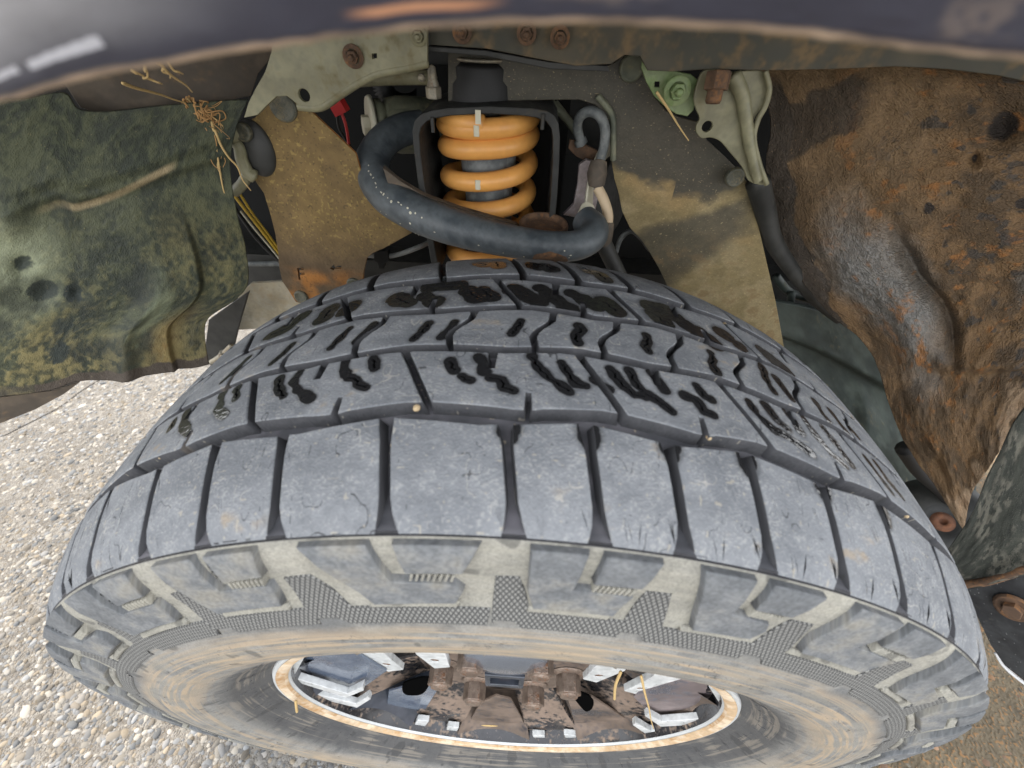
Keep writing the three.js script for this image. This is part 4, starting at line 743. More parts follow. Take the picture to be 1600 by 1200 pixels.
// ------------------------------------------------------------------ left splash guard with cut-out letter and arrow
{
  const root = thing('splash_guard', 'rusty brown splash guard with cut-out letter F and arrow left of the coil spring', 'splash guard');
  const F = [[-0.2716,.2785,-0.385], [-0.2624,.2799,-0.385], [-0.2632,.2762,-0.385], [-0.2684,.2755,-0.385], [-0.2691,.2727,-0.385], [-0.2632,.2734,-0.385], [-0.2642,.2697,-0.385], [-0.2699,.269,-0.385], [-0.271,.2627,-0.385], [-0.2746,.262,-0.385]];
  const A = [[-0.2325,.2797,-0.385], [-0.2251,.2863,-0.385], [-0.2251,.2828,-0.385], [-0.2165,.285,-0.385], [-0.2174,.2797,-0.385], [-0.2261,.2792,-0.385], [-0.2275,.2768,-0.385]];
  const out = [[-0.2764,.4274,-0.385], [-0.2636,.4321,-0.385], [-0.2519,.4407,-0.385], [-0.2414,.4501,-0.385], [-0.2305,.4544,-0.385], [-0.2208,.4518,-0.385], [-0.2143,.4461,-0.385], [-0.2014,.4328,-0.385], [-0.1868,.4185,-0.385], [-0.1736,.4051,-0.385], [-0.1725,.3923,-0.385], [-0.1587,.3696,-0.385], [-0.1293,.3411,-0.385], [-0.1146,.337,-0.385], [-0.1313,.3262,-0.385], [-0.1627,.3083,-0.385], [-0.1771,.3014,-0.385], [-0.185,.2947,-0.385], [-0.1928,.2749,-0.385], [-0.2001,.247,-0.385], [-0.2313,.2361,-0.385], [-0.2565,.2318,-0.385], [-0.2755,.2279,-0.385], [-0.2876,.2309,-0.385], [-0.2911,.2452,-0.385], [-0.2952,.259,-0.385], [-0.2928,.2777,-0.385], [-0.2877,.2971,-0.385], [-0.2833,.3186,-0.385], [-0.281,.3415,-0.385], [-0.2802,.3629,-0.385], [-0.285,.3754,-0.385], [-0.2887,.3898,-0.385], [-0.2849,.4091,-0.385]];
  part(root, 'guard_plate', plate(out, [0.0], 0.0025, { holes: [F, A] }), M.guard);
  for (const [at, r] of [[[-0.2329,.4419,-0.385], 0.0125], [[-0.2776,.2397,-0.385], 0.0085], [[-0.2074,.2606,-0.385], 0.0085]]) part(root, 'push_clip', clipHead(at, r), M.clip);
  // swollen boss with its clip on the upper left
  const boss = new THREE.SphereGeometry(1, 28, 20); boss.scale(0.018, 0.026, 0.009); boss.translate(...[-0.2723,.4056,-0.385]);
  part(root, 'boss', boxUV(boss), M.dark);
  part(root, 'push_clip', clipHead([-0.2733,.4224,-0.374], 0.0085), M.clip);
  settle(root);
  const br = thing('lever_bracket', 'small pale green cast bracket at the left edge of the F-marked guard', 'bracket');
  part(br, 'arm', boxUV(T([[-0.2931,.4169,-0.376], [-0.2825,.4101,-0.374], [-0.2837,.3977,-0.374], [-0.2819,.3861,-0.374], [-0.2767,.3827,-0.374]], (t) => 0.0045 + 0.002 * t)), M.apron);
  part(br, 'foot', boxUV(T([[-0.2819,.3861,-0.374], [-0.2942,.374,-0.376], [-0.3068,.3653,-0.378]], 0.0052)), M.apron);
  part(br, 'socket', boxUV(lathe([[0.004, 0.001], [0.0075, 0.001], [0.0085, -0.002], [0.0085, -0.008]], [-0.287,.421,-0.368], [-0.3, 0.1, 1], 20)), M.apron);
  settle(br);
  const wr = [['yellow', "362,300 385,330 410,362 436,398", 0.0017], ['yellow', "372,300 392,330 418,365 440,402", 0.0014], ['cream', "378,330 398,358 420,384 440,410", 0.0011], ['black', "356,300 376,336 402,372 436,408", 0.0020]];
  const hs = thing('wiring', 'thin yellow, cream and black wires between liner and F-marked guard', 'wires');
  const pathsW = [[[-0.3316,.3535,-0.41], [-0.3232,.3328,-0.41], [-0.3133,.3094,-0.41], [-0.301,.278,-0.41]], [[-0.3251,.3545,-0.412], [-0.3192,.3323,-0.412], [-0.3092,.3065,-0.412], [-0.2979,.2755,-0.412]], [[-0.3286,.3333,-0.408], [-0.3201,.313,-0.408], [-0.3105,.2932,-0.408], [-0.2999,.2689,-0.408]], [[-0.3406,.3476,-0.414], [-0.3351,.3249,-0.414], [-0.3257,.2977,-0.414], [-0.3064,.2672,-0.414]]];
  pathsW.forEach((p, i) => part(hs, 'wire', T(p, wr[i][2], { rad: 8 }), M[wr[i][0]]));
  settle(hs);
}

// ------------------------------------------------------------------ beige crossmember end and dark things behind on the left
{
  solo('crossmember_plate', 'dusty beige metal plate low between the liner and the tyre', 'plate', plate([[-0.4241,.1474,-0.43], [-0.3943,.207,-0.43], [-0.3687,.2271,-0.43], [-0.3253,.2324,-0.43], [-0.3035,.2192,-0.43], [-0.261,.2148,-0.43], [-0.1868,.2402,-0.43], [-0.2011,.1574,-0.43], [-0.3901,.1519,-0.43]], [0, 0], 0.004), M.beige);
  const fr = thing('chassis_rail', 'dark brown chassis rail running behind the coil spring', 'chassis rail');
  const b = new THREE.BoxGeometry(1.5, 0.085, 0.05, 30, 2, 2); b.translate(-0.02, 0, 0); const q = [-0.023,.2157,-0.52]; b.translate(0, q[1] - 0.03, -0.535);
  part(fr, 'rail', boxUV(b), M.dark);
  part(fr, 'brake_line', T([[-0.2214,.2663,-0.45], [-0.1793,.2667,-0.45], [-0.1442,.2791,-0.45], [-0.1299,.2794,-0.47]], 0.0032, { rad: 8 }), M.grey);
  part(fr, 'line_clip', boxUV(plate([[-0.1984,.2734,-0.445], [-0.1797,.2761,-0.445], [-0.1804,.262,-0.445], [-0.1861,.2581,-0.445], [-0.1891,.2506,-0.445], [-0.196,.2502,-0.445], [-0.1962,.2584,-0.445], [-0.2008,.2609,-0.445]], [0, 0], 0.008)), M.black);
  part(fr, 'rod', T([[-0.4192,.2177,-0.5], [-0.3802,.2198,-0.5], [-0.3318,.2225,-0.5]], 0.004), M.rubberHose);
  settle(fr);
  // engine bay behind everything
  const bay = thing('engine_bay', 'dark engine bay surfaces seen through the gaps behind the suspension, under an added sky blocker', 'engine bay');
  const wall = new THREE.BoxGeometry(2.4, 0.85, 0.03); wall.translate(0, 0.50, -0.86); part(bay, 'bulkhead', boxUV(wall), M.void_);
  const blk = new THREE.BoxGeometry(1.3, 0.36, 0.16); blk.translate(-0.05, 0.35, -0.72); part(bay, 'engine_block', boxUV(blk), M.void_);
  const skyBlocker = new THREE.BoxGeometry(2.6, 0.02, 0.95); skyBlocker.translate(0, 0.615, -0.50); part(bay, 'sky_blocker', boxUV(skyBlocker), M.black);  // unseen bonnet slab added to keep skylight out of the wheel well
  settle(bay);
}

// ------------------------------------------------------------------ upper inner fender (apron) left and right
{
  const root = thing('left_apron', 'grey-green pressed steel apron above the F-marked guard', 'apron');
  const o = [[-0.253,.4391,-0.35], [-0.2446,.4507,-0.35], [-0.2355,.4601,-0.35], [-0.2223,.4728,-0.35], [-0.2122,.4864,-0.35], [-0.2036,.5023,-0.35], [-0.1568,.5111,-0.35], [-0.0848,.515,-0.35], [-0.0881,.4839,-0.35], [-0.1028,.4805,-0.35], [-0.1175,.4784,-0.35], [-0.1349,.4736,-0.35], [-0.1511,.4666,-0.35], [-0.1681,.458,-0.35], [-0.1831,.4506,-0.35], [-0.1938,.4475,-0.35], [-0.2018,.4504,-0.35], [-0.2096,.4565,-0.35], [-0.2186,.4558,-0.35], [-0.2285,.4495,-0.35], [-0.2403,.4415,-0.35]];
  part(root, 'apron_plate', plate(o, [0.0], 0.003, { holes: [ringHole([-0.1947,.4575,-0.35], 0.0048), [[-0.1321,.4881,-0.35], [-0.127,.4883,-0.35], [-0.1278,.4838,-0.35], [-0.133,.4836,-0.35]]] }), M.apron);
  part(root, 'apron_nut', stud([-0.1466,.4853,-0.349], [0, -0.1, 1], 0.0048), M.rustPart);
  part(root, 'apron_nut', stud([-0.0931,.4996,-0.349], [0, -0.1, 1], 0.004), M.apron);
  part(root, 'flange', boxUV(T([[-0.2035,.4489,-0.353], [-0.1846,.4491,-0.353], [-0.1658,.4585,-0.353], [-0.1476,.4676,-0.353], [-0.1304,.4742,-0.353], [-0.1036,.4793,-0.353], [-0.0888,.4827,-0.353]], 0.0035)), M.apron);
  settle(root);
  const rod = thing('brace_rod', 'grey-green horizontal tube under the left apron', 'rod');
  part(rod, 'tube', T([[-0.1867,.4577,-0.43], [-0.1485,.4611,-0.43], [-0.0987,.4633,-0.43]], 0.0062), M.apron);
  part(rod, 'screw', clipHead([-0.1104,.4636,-0.424], 0.0035), M.bolt);
  settle(rod);
  // right
  const rt = thing('right_apron', 'dark brown-green upper apron rail running to the right under the lip', 'apron');
  part(rt, 'rail_plate', plate([[-0.0855,.5165,-0.3593], [.0243,.5233,-0.3538], [.1587,.5271,-0.3471], [.2765,.5305,-0.3412], [.3875,.5336,-0.3356], [.4346,.4819,-0.3333], [.3789,.4851,-0.3361], [.3391,.4905,-0.338], [.3016,.4929,-0.3399], [.2653,.4931,-0.3417], [.2211,.4898,-0.3439], [.1752,.4872,-0.3462], [.1323,.4864,-0.3484], [.1039,.4837,-0.3498], [.0852,.4837,-0.3507], [.0773,.4923,-0.3511], [.0655,.4927,-0.3517], [.0563,.4867,-0.3522], [.0292,.4845,-0.3535], [-0.0014,.4878,-0.3551], [-0.042,.4928,-0.3571], [-0.0869,.4936,-0.3593]], [0.05, 0], 0.004), M.railRust);
  for (const at of [[-0.0604,.5025,-0.355], [-0.0107,.5034,-0.352], [.0147,.502,-0.35]]) part(rt, 'apron_nut', stud(at, [0, -0.1, 1], 0.0044), M.rustPart);
  part(rt, 'rail_underside', plate([[-0.0894,.4925,-0.3615], [-0.0422,.4914,-0.3591], [.0089,.4859,-0.3566], [.0543,.4852,-0.3543], [.056,.4816,-0.3542], [.0093,.4814,-0.3565], [-0.0422,.4877,-0.3591], [-0.0898,.4893,-0.3615]], [0.05, 0], 0.03), M.dark);
  settle(rt);
  const gb = thing('green_bracket', 'bright green tinted bracket with a square hole beside the right apron', 'bracket');
  const gmat = grime({ size: 0.12, base: [0.15, 0.22, 0.075], base2: [0.19, 0.24, 0.11], dirt: [0.22, 0.2, 0.13], cover: 0.3, rough: 0.5, s: 630 });
  part(gb, 'bracket_plate', plate([[.0828,.4893,-0.3679], [.0884,.4828,-0.3676], [.1026,.4834,-0.3669], [.1237,.4808,-0.3658], [.1323,.476,-0.3654], [.1322,.4663,-0.3654], [.1332,.4562,-0.3653], [.1293,.4514,-0.3655], [.1192,.4528,-0.366], [.1069,.4588,-0.3667], [.0979,.4648,-0.3671], [.0893,.4742,-0.3675], [.0831,.4835,-0.3678]], [0.05, 0], 0.003, { holes: [[[.0953,.4754,-0.3672], [.101,.4756,-0.367], [.1018,.4703,-0.3669], [.0961,.4701,-0.3672]]] }), gmat);
  part(gb, 'bracket_nut', stud([.1127,.4707,-0.355], [0, 0, 1], 0.0062), gmat);
  settle(gb);
  const fs = thing('fender_stay', 'pale grey-green Y-shaped fender stay hanging below a rusty bolt', 'bracket');
  part(fs, 'stay_plate', plate([[.1292,.4838,-0.3555], [.1354,.4861,-0.3552], [.1496,.4846,-0.3545], [.1724,.4863,-0.3534], [.1785,.4833,-0.3531], [.1835,.4734,-0.3528], [.1836,.4634,-0.3528], [.1809,.4547,-0.353], [.1813,.4444,-0.3529], [.1855,.4349,-0.3527], [.1954,.4208,-0.3522], [.2099,.404,-0.3515], [.1959,.4053,-0.3522], [.185,.4165,-0.3528], [.1712,.4272,-0.3534], [.1582,.4365,-0.3541], [.15,.4385,-0.3545], [.1428,.4377,-0.3549], [.137,.4423,-0.3551], [.1356,.447,-0.3552], [.1368,.4517,-0.3552], [.1322,.458,-0.3554], [.1277,.4658,-0.3556], [.1274,.4754,-0.3556]], [0.05, 0], 0.0028, { smooth: true, holes: [Object.assign(ringHole([.1445,.4465,-0.35], 0.0042), {})] }), M.apron);
  part(fs, 'stay_rib', boxUV(T([[.152,.4827,-0.3504], [.1637,.4698,-0.3498], [.1733,.4524,-0.3493], [.1835,.4338,-0.3488], [.2002,.4079,-0.348]], (t) => 0.006 - 0.002 * t)), M.apron);
  part(fs, 'stay_flange', boxUV(T([[.1749,.4861,-0.3493], [.1824,.4748,-0.3489], [.1839,.4641,-0.3488], [.182,.4537,-0.3489], [.1837,.4416,-0.3488], [.1955,.4224,-0.3482], [.2091,.4052,-0.3475]], 0.0022)), M.apron);
  const bo = [.1388,.4846,-0.345];
  part(fs, 'stay_bolt', boxUV(join([hexNut(bo, [0, -1, 0.25], 0.0095, 0.010), lathe([[0.006, 0], [0.006, 0.018], [0.005, 0.02], [0, 0.02]], bo, [0, -1, 0.25], 16)])), M.rustPart);
  settle(fs);
  solo('seal_strip', 'dark rubber strip running down between right guard and rusty panel', 'strip', boxUV(T([[.2136,.399,-0.375], [.2372,.3686,-0.385], [.2603,.3373,-0.39], [.3014,.2994,-0.395], [.3475,.2615,-0.4], [.3954,.2303,-0.41]], (t) => 0.011 - 0.006 * t)), M.dark);
}

// ------------------------------------------------------------------ right splash guard with wet stains
{
  const root = thing('splash_guard', 'tan and black stained splash guard right of the coil spring, no letters', 'splash guard');
  const tex = maps(1024, 1024, (u, v) => {
    const a = fbm(u, v, 4, 5, 640), b = fbm(u, v, 14, 4, 650), c0 = fbm(u, v, 60, 3, 660), e = vn(u * 340, v * 340, 670, 340);
    let c = mix3([0.195, 0.15, 0.07], [0.265, 0.21, 0.11], ss(0.35, 0.65, b));
    c = mix3(c, [0.30, 0.20, 0.085], ss(0.5, 0.7, a) * 0.6);
    // wetted dark areas: the top, a diagonal blot
    const w = (a - 0.5) * 0.35 + (b - 0.5) * 0.16;
    const d1 = ss(0.65, 0.69, v + w * 0.7 + (u > 0.55 ? 0.02 : -0.03)), d2 = 1 - ss(0.06, 0.11, Math.abs((u - 0.50) * 0.75 - (v - 0.33) * 0.55) + w * 0.22 + Math.max(0, v - 0.52) * 0.8), d3 = 1 - ss(0.02, 0.05, Math.hypot(u - 0.69, (v - 0.565)) + w * 0.12);
    const wet = Math.max(d1, d2 * 0.85, d3 * 0.7);
    c = mix3(c, [0.032, 0.030, 0.021], wet * 0.92);
    if (e > 0.93) c = mix3(c, [0.42, 0.33, 0.17], 0.5);
    c = mix3(c, [0.14, 0.085, 0.035], ss(0.52, 0.68, b * 0.5 + c0 * 0.5) * (1 - ss(0.3, 0.6, v)) * 0.6);
    c = c.map((x) => x * (0.68 + 0.4 * c0 + 0.24 * e));
    return [...c, 0.85 - 0.3 * wet, 0.5 * c0 + 0.3 * e];
  });
  const g = plate([[-0.0811,.4943,-0.4115], [-0.0301,.4918,-0.4074], [-0.0018,.4867,-0.4051], [.0324,.4808,-0.4024], [.0601,.481,-0.4002], [.0662,.484,-0.3997], [.0718,.4886,-0.3993], [.08,.4907,-0.3986], [.0877,.4875,-0.398], [.0937,.4779,-0.3975], [.1045,.4605,-0.3966], [.1186,.4494,-0.3955], [.1335,.4451,-0.3943], [.1479,.4428,-0.3932], [.1603,.4289,-0.3922], [.1764,.419,-0.3909], [.195,.4066,-0.3894], [.2122,.3925,-0.388], [.228,.3675,-0.3868], [.2566,.3215,-0.3845], [.2892,.2691,-0.3819], [.3286,.201,-0.3787], [.3297,.1781,-0.3786], [.2477,.2187,-0.3852], [.1843,.2559,-0.3903], [.1663,.2731,-0.3917], [.1502,.2962,-0.393], [.136,.3135,-0.3941], [.1211,.33,-0.3953], [.1079,.3404,-0.3964], [.0964,.3574,-0.3973], [.0888,.3764,-0.3979], [.0826,.3885,-0.3984], [.0763,.406,-0.3989], [.0735,.4217,-0.3991], [.0708,.4334,-0.3993], [.0643,.4436,-0.3999], [.0537,.4512,-0.4007], [.0386,.4544,-0.4019], [.0182,.4534,-0.4035], [-0.0846,.4464,-0.4118]], [0.08], 0.0025);
  { const p = g.attributes.position, uv = g.attributes.uv; g.computeBoundingBox(); const bb = g.boundingBox; for (let i = 0; i < p.count; i++) uv.setXY(i, (p.getX(i) - bb.min.x) / (bb.max.x - bb.min.x), (p.getY(i) - bb.min.y) / (bb.max.y - bb.min.y)); }
  part(root, 'guard_plate', g, stdMat(tex, 0.0004));
  part(root, 'push_clip', clipHead([.08,.4804,-0.395], 0.0105), M.olive);
  part(root, 'push_clip', clipHead([.1912,.4018,-0.376], 0.0088), M.clip);
  part(root, 'pressed_rim', boxUV(T([[.0545,.4587,-0.397], [.0698,.4443,-0.397], [.0748,.4233,-0.397], [.0779,.4065,-0.397]], 0.003)), M.olive);
  settle(root);
}

// ------------------------------------------------------------------ coil-over: spring, damper, cage
{
  const root = thing('coil_over', 'orange coil spring over a grey damper in the middle of the wheel well', 'coil spring');
  const cx = [-0.0479,.3596,-0.43][0], cz = -0.43, R = 0.0435, wr = 0.0092;
  const yT = [-0.0425,.4307,-0.379][1], y2 = [-0.0427,.4136,-0.379][1], y3 = [-0.0429,.3835,-0.379][1], yB = [-0.0443,.2986,-0.386][1], pitch = 0.0305;
  const pts = [];
  // front of each turn (angle -90) is at y2, y2 - pitch, ...; it climbs to the right
  const f0 = -2.0, f1 = 6.4, n = 260;
  const yAt = (f) => f < 0 ? y2 + (-f) * (yT - y2) : y2 - f * (y2 - y3) * (1 - 0.012 * f);
  for (let i = 0; i <= n; i++) { const f = f0 + (f1 - f0) * i / n, a = (-0.25 - f) * Math.PI * 2; const top = f < -1 ? Math.min(yAt(f), yT + 0.004) : yAt(f); pts.push([cx + R * Math.cos(a), top, cz - R * Math.sin(a)]); }
  part(root, 'coil', plain(tube(pts, wr, { seg: 620, rad: 18 })), M.orange);
  const yt = yT + 0.03;
  part(root, 'damper_body', boxUV(lathe([[0.026, yB - 0.12], [0.026, y3 - 0.002], [0.029, y3], [0.029, y2 - 0.010], [0.012, y2 - 0.008], [0.012, yt]], [cx, 0, cz], [0, 1, 0], 40)), M.rubberHose);
  part(root, 'lower_seat', boxUV(lathe([[0.028, yB - 0.045], [0.054, yB - 0.042], [0.054, yB - 0.036], [0.028, yB - 0.032]], [cx, 0, cz], [0, 1, 0], 40)), M.rustPart);
  for (const [px, py] of [[0, 0], [0, 1]]) { const at = [cx - 0.006, py ? y3 : yT, cz + R + wr - 0.0004], m = new THREE.CylinderGeometry(0.0026, 0.0026, 0.009, 12); m.scale(1, 1, 0.25); m.translate(...at); part(root, 'paint_mark', boxUV(m), M.cream); }
  settle(root);

  const cage = thing('spring_cage', 'dark steel hoop bracket surrounding the orange coil spring', 'bracket');
  // the hoop: an inverted U of bent strip, 80 mm deep
  const zf = -0.375, outer = [[-0.1077,.2874,-0.375], [-0.11,.3215,-0.375], [-0.1124,.3559,-0.375], [-0.1133,.3871,-0.375], [-0.1135,.4156,-0.375], [-0.113,.4289,-0.375], [-0.1095,.4377,-0.375], [-0.1031,.443,-0.375], [-0.0924,.4463,-0.375], [-0.0785,.4483,-0.375], [-0.042,.451,-0.375], [-0.0047,.451,-0.375], [.0089,.4495,-0.375], [.016,.4464,-0.375], [.0205,.4401,-0.375], [.0228,.4289,-0.375], [.0241,.4102,-0.375], [.0252,.3812,-0.375], [.0256,.3492,-0.375], [.0262,.3139,-0.375]], inner = [[.0192,.3135,-0.375], [.019,.3489,-0.375], [.0189,.3809,-0.375], [.0181,.4099,-0.375], [.0164,.4287,-0.375], [.014,.4363,-0.375], [.009,.4412,-0.375], [.0002,.4438,-0.375], [-0.0129,.4448,-0.375], [-0.042,.4452,-0.375], [-0.076,.4425,-0.375], [-0.0907,.4399,-0.375], [-0.0985,.4371,-0.375], [-0.1044,.4318,-0.375], [-0.1069,.4254,-0.375], [-0.1074,.4103,-0.375], [-0.1069,.3874,-0.375], [-0.1057,.3562,-0.375], [-0.103,.3219,-0.375], [-0.0996,.2878,-0.375]];
  part(cage, 'hoop', plate([...outer, ...inner], [0, 0], 0.095, { bevel: 0.001 }), M.dark);
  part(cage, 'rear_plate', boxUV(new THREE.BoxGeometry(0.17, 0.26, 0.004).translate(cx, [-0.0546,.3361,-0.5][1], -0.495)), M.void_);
  for (const at of [[-0.0994,.4487,-0.42], [-0.0063,.452,-0.42]]) part(cage, 'stud_nut', boxUV(join([hexNut(at, [0, 1, 0], 0.0075, 0.008), lathe([[0.0062, 0.008], [0.0045, 0.014], [0.0035, 0.024], [0, 0.026]], at, [0, 1, 0], 14)])), M.bolt);
  for (const at of [[-0.0933,.435,-0.374], [.0061,.4412,-0.374]]) part(cage, 'tack_weld', boxUV(new THREE.CylinderGeometry(0.0018, 0.0018, 0.012, 10).translate(...at)), M.dark);
  part(cage, 'paper_tag', boxUV(new THREE.BoxGeometry(0.005, 0.011, 0.001).translate(...[-0.0517,.4426,-0.374])), M.cream);
  settle(cage);

  const mount = thing('strut_mount', 'black rubber top mount with a steel washer above the orange coil spring', 'mount');
  const y0 = [-0.0511,.4515,-0.42][1], y1 = [-0.0516,.4781,-0.43][1], mx = [-0.0519,.4654,-0.43][0];
  part(mount, 'rubber_cushion', boxUV(lathe([[0.034, y0 - 0.004], [0.033, y0 + 0.010], [0.030, y0 + 0.014], [0.0305, y1 - 0.004], [0.027, y1], [0.0, y1]], [mx, 0, -0.43], [0, 1, 0], 40)), M.black);
  part(mount, 'washer', boxUV(lathe([[0.010, y1], [0.0285, y1 + 0.0005], [0.0295, y1 + 0.002], [0.0285, y1 + 0.0035], [0.010, y1 + 0.004]], [mx, 0, -0.43], [0, 1, 0], 40)), M.bolt);
  part(mount, 'top_nut', boxUV(join([hexNut([mx, y1 + 0.004, -0.43], [0, 1, 0], 0.010, 0.009), lathe([[0.0055, 0], [0.0055, 0.03], [0, 0.031]], [mx, y1 + 0.010, -0.43], [0, 1, 0], 16)])), M.bolt);
  settle(mount);
  solo('strut_tower', 'blackened strut tower wall behind the top mount', 'tower', plate([[-0.1174,.5126,-0.5], [.008,.5162,-0.5], [.0391,.471,-0.5], [.0857,.4381,-0.5], [.0953,.3868,-0.5], [-0.1321,.3775,-0.5]], [0.0], 0.005), M.dark);
}

// ------------------------------------------------------------------ upper control arm
{
  const root = thing('upper_control_arm', 'slate blue tubular control arm sweeping in front of the orange coil spring', 'control arm');
  const path = [[-0.125,.4132,-0.47], [-0.1437,.4113,-0.458], [-0.1604,.4041,-0.44], [-0.1691,.388,-0.412], [-0.1503,.3716,-0.38], [-0.1205,.3628,-0.359], [-0.088,.3567,-0.346], [-0.053,.3519,-0.337], [-0.0164,.3494,-0.328], [.0204,.3489,-0.322], [.0456,.351,-0.323], [.059,.3547,-0.332], [.0622,.3579,-0.347], [.0543,.3598,-0.362]];
  part(root, 'arm_tube', plain(tube(path, (t) => 0.0160 + 0.0022 * ss(0.1, 0.3, t) - 0.0044 * ss(0.45, 0.85, t), { seg: 200, rad: 28 })), M.blueArm);
  part(root, 'rust_patch', boxUV(patchOn(path, 0.0142, [0.765, 0.845], [-0.1, 1.25])), M.rustPart, 'bare rusty patch with chipped paint');
  const scuffs = []; for (let k = 0; k < 16; k++) { const t = 0.27 + 0.014 * k + rr(-0.003, 0.003), a = -0.75 + 0.02 * k + rr(-0.1, 0.1); scuffs.push(patchOn(path, 0.0181 - 0.0044 * ss(0.45, 0.85, t), [t, t + rr(0.003, 0.008)], [a, a + rr(0.06, 0.16)])); }
  for (let k = 0; k < 14; k++) { const t = rr(0.3, 0.85), a = rr(-0.3, 0.9); scuffs.push(patchOn(path, 0.0181 - 0.0044 * ss(0.45, 0.85, t), [t, t + rr(0.002, 0.005)], [a, a + rr(0.05, 0.12)])); }
  part(root, 'scuff_mark', join(scuffs), M.cream).userData.kind = 'stuff';
  // pivot bushing: sleeve with flanged washers and a bolt head
  const a = [-0.1817,.4121,-0.468], b = [-0.1369,.4093,-0.49], d = [b[0] - a[0], b[1] - a[1], b[2] - a[2]];
  part(root, 'bushing_sleeve', boxUV(lathe([[0, 0.004], [0.024, 0.004], [0.0255, 0.007], [0.0255, 0.012], [0.022, 0.014], [0.022, 0.016], [0.026, 0.018], [0.0285, 0.03], [0.0285, 0.07], [0.024, 0.075]], a, d, 40)), M.olive);
  part(root, 'flange_washer', boxUV(lathe([[0, -0.002], [0.027, -0.002], [0.0285, 0], [0.0285, 0.003], [0, 0.003]], a, d, 40)), M.cream);
  part(root, 'pivot_bolt', boxUV(hexNut([a[0] - d[0] * 0.16, a[1] - d[1] * 0.16, a[2] - d[2] * 0.16], d, 0.0105, 0.008)), M.cream);
  // ball joint cup
  const c = [.0136,.3583,-0.356];
  part(root, 'ball_joint_cup', boxUV(lathe([[0.0, -0.006], [0.019, -0.006], [0.0205, -0.002], [0.0215, 0.0], [0.0235, 0.0], [0.0245, -0.002], [0.0245, -0.02], [0, -0.022]], c, [0.03, 1, 0.05], 40)), M.rustPart);
  part(root, 'gusset', plate([[-0.143,.3989,-0.366], [-0.1287,.388,-0.366], [-0.1076,.3758,-0.366], [-0.0702,.3638,-0.366], [-0.0381,.3563,-0.366], [-0.0145,.3509,-0.366], [.002,.3369,-0.366], [-0.0314,.3352,-0.366], [-0.0846,.3441,-0.366], [-0.1164,.3558,-0.366], [-0.1393,.3768,-0.366]], [0, 0], 0.006), M.brownDark);
  part(root, 'lower_boss', boxUV(lathe([[0, 0], [0.022, 0], [0.024, 0.003], [0.024, 0.016], [0, 0.016]], [.0173,.3266,-0.335], [0, 1, 0.1], 30)), M.dark);
  settle(root);
}
function patchOn(path, r, [t0, t1], [a0, a1]) {              // a thin skin lying on a stretch of the tube
  const c = new THREE.CatmullRomCurve3(path.map(V3), false, 'centripetal'), pos = [], idx = [], n = 14, m = 12;
  for (let i = 0; i <= n; i++) {
    const t = t0 + (t1 - t0) * i / n, p = c.getPointAt(t), d = c.getTangentAt(t), up = new THREE.Vector3(0, 0, 1).addScaledVector(d, -d.z).normalize(), dn = new THREE.Vector3().crossVectors(d, up);
    if (dn.y > 0) dn.negate();
    const w = Math.sqrt(Math.max(0, 1 - (2 * i / n - 1) ** 2)) * (0.85 + 0.3 * vn(i * 0.9, 1, 66));
    for (let k = 0; k <= m; k++) { const a = (a0 + a1) / 2 + (a1 - a0) / 2 * w * (2 * k / m - 1), q = up.clone().multiplyScalar(Math.cos(a)).addScaledVector(dn, Math.sin(a)); pos.push(p.x + q.x * (r + 0.0006), p.y + q.y * (r + 0.0006), p.z + q.z * (r + 0.0006)); }
  }
  for (let i = 0; i < n; i++) for (let k = 0; k < m; k++) { const a = i * (m + 1) + k, b = a + m + 1; idx.push(a, b, a + 1, b, b + 1, a + 1); }
  const g = new THREE.BufferGeometry(); g.setAttribute('position', new THREE.Float32BufferAttribute(pos, 3)); g.setAttribute('uv', new THREE.Float32BufferAttribute(new Float32Array(pos.length / 3 * 2), 2)); g.setIndex(idx); g.computeVertexNormals(); return g;
}

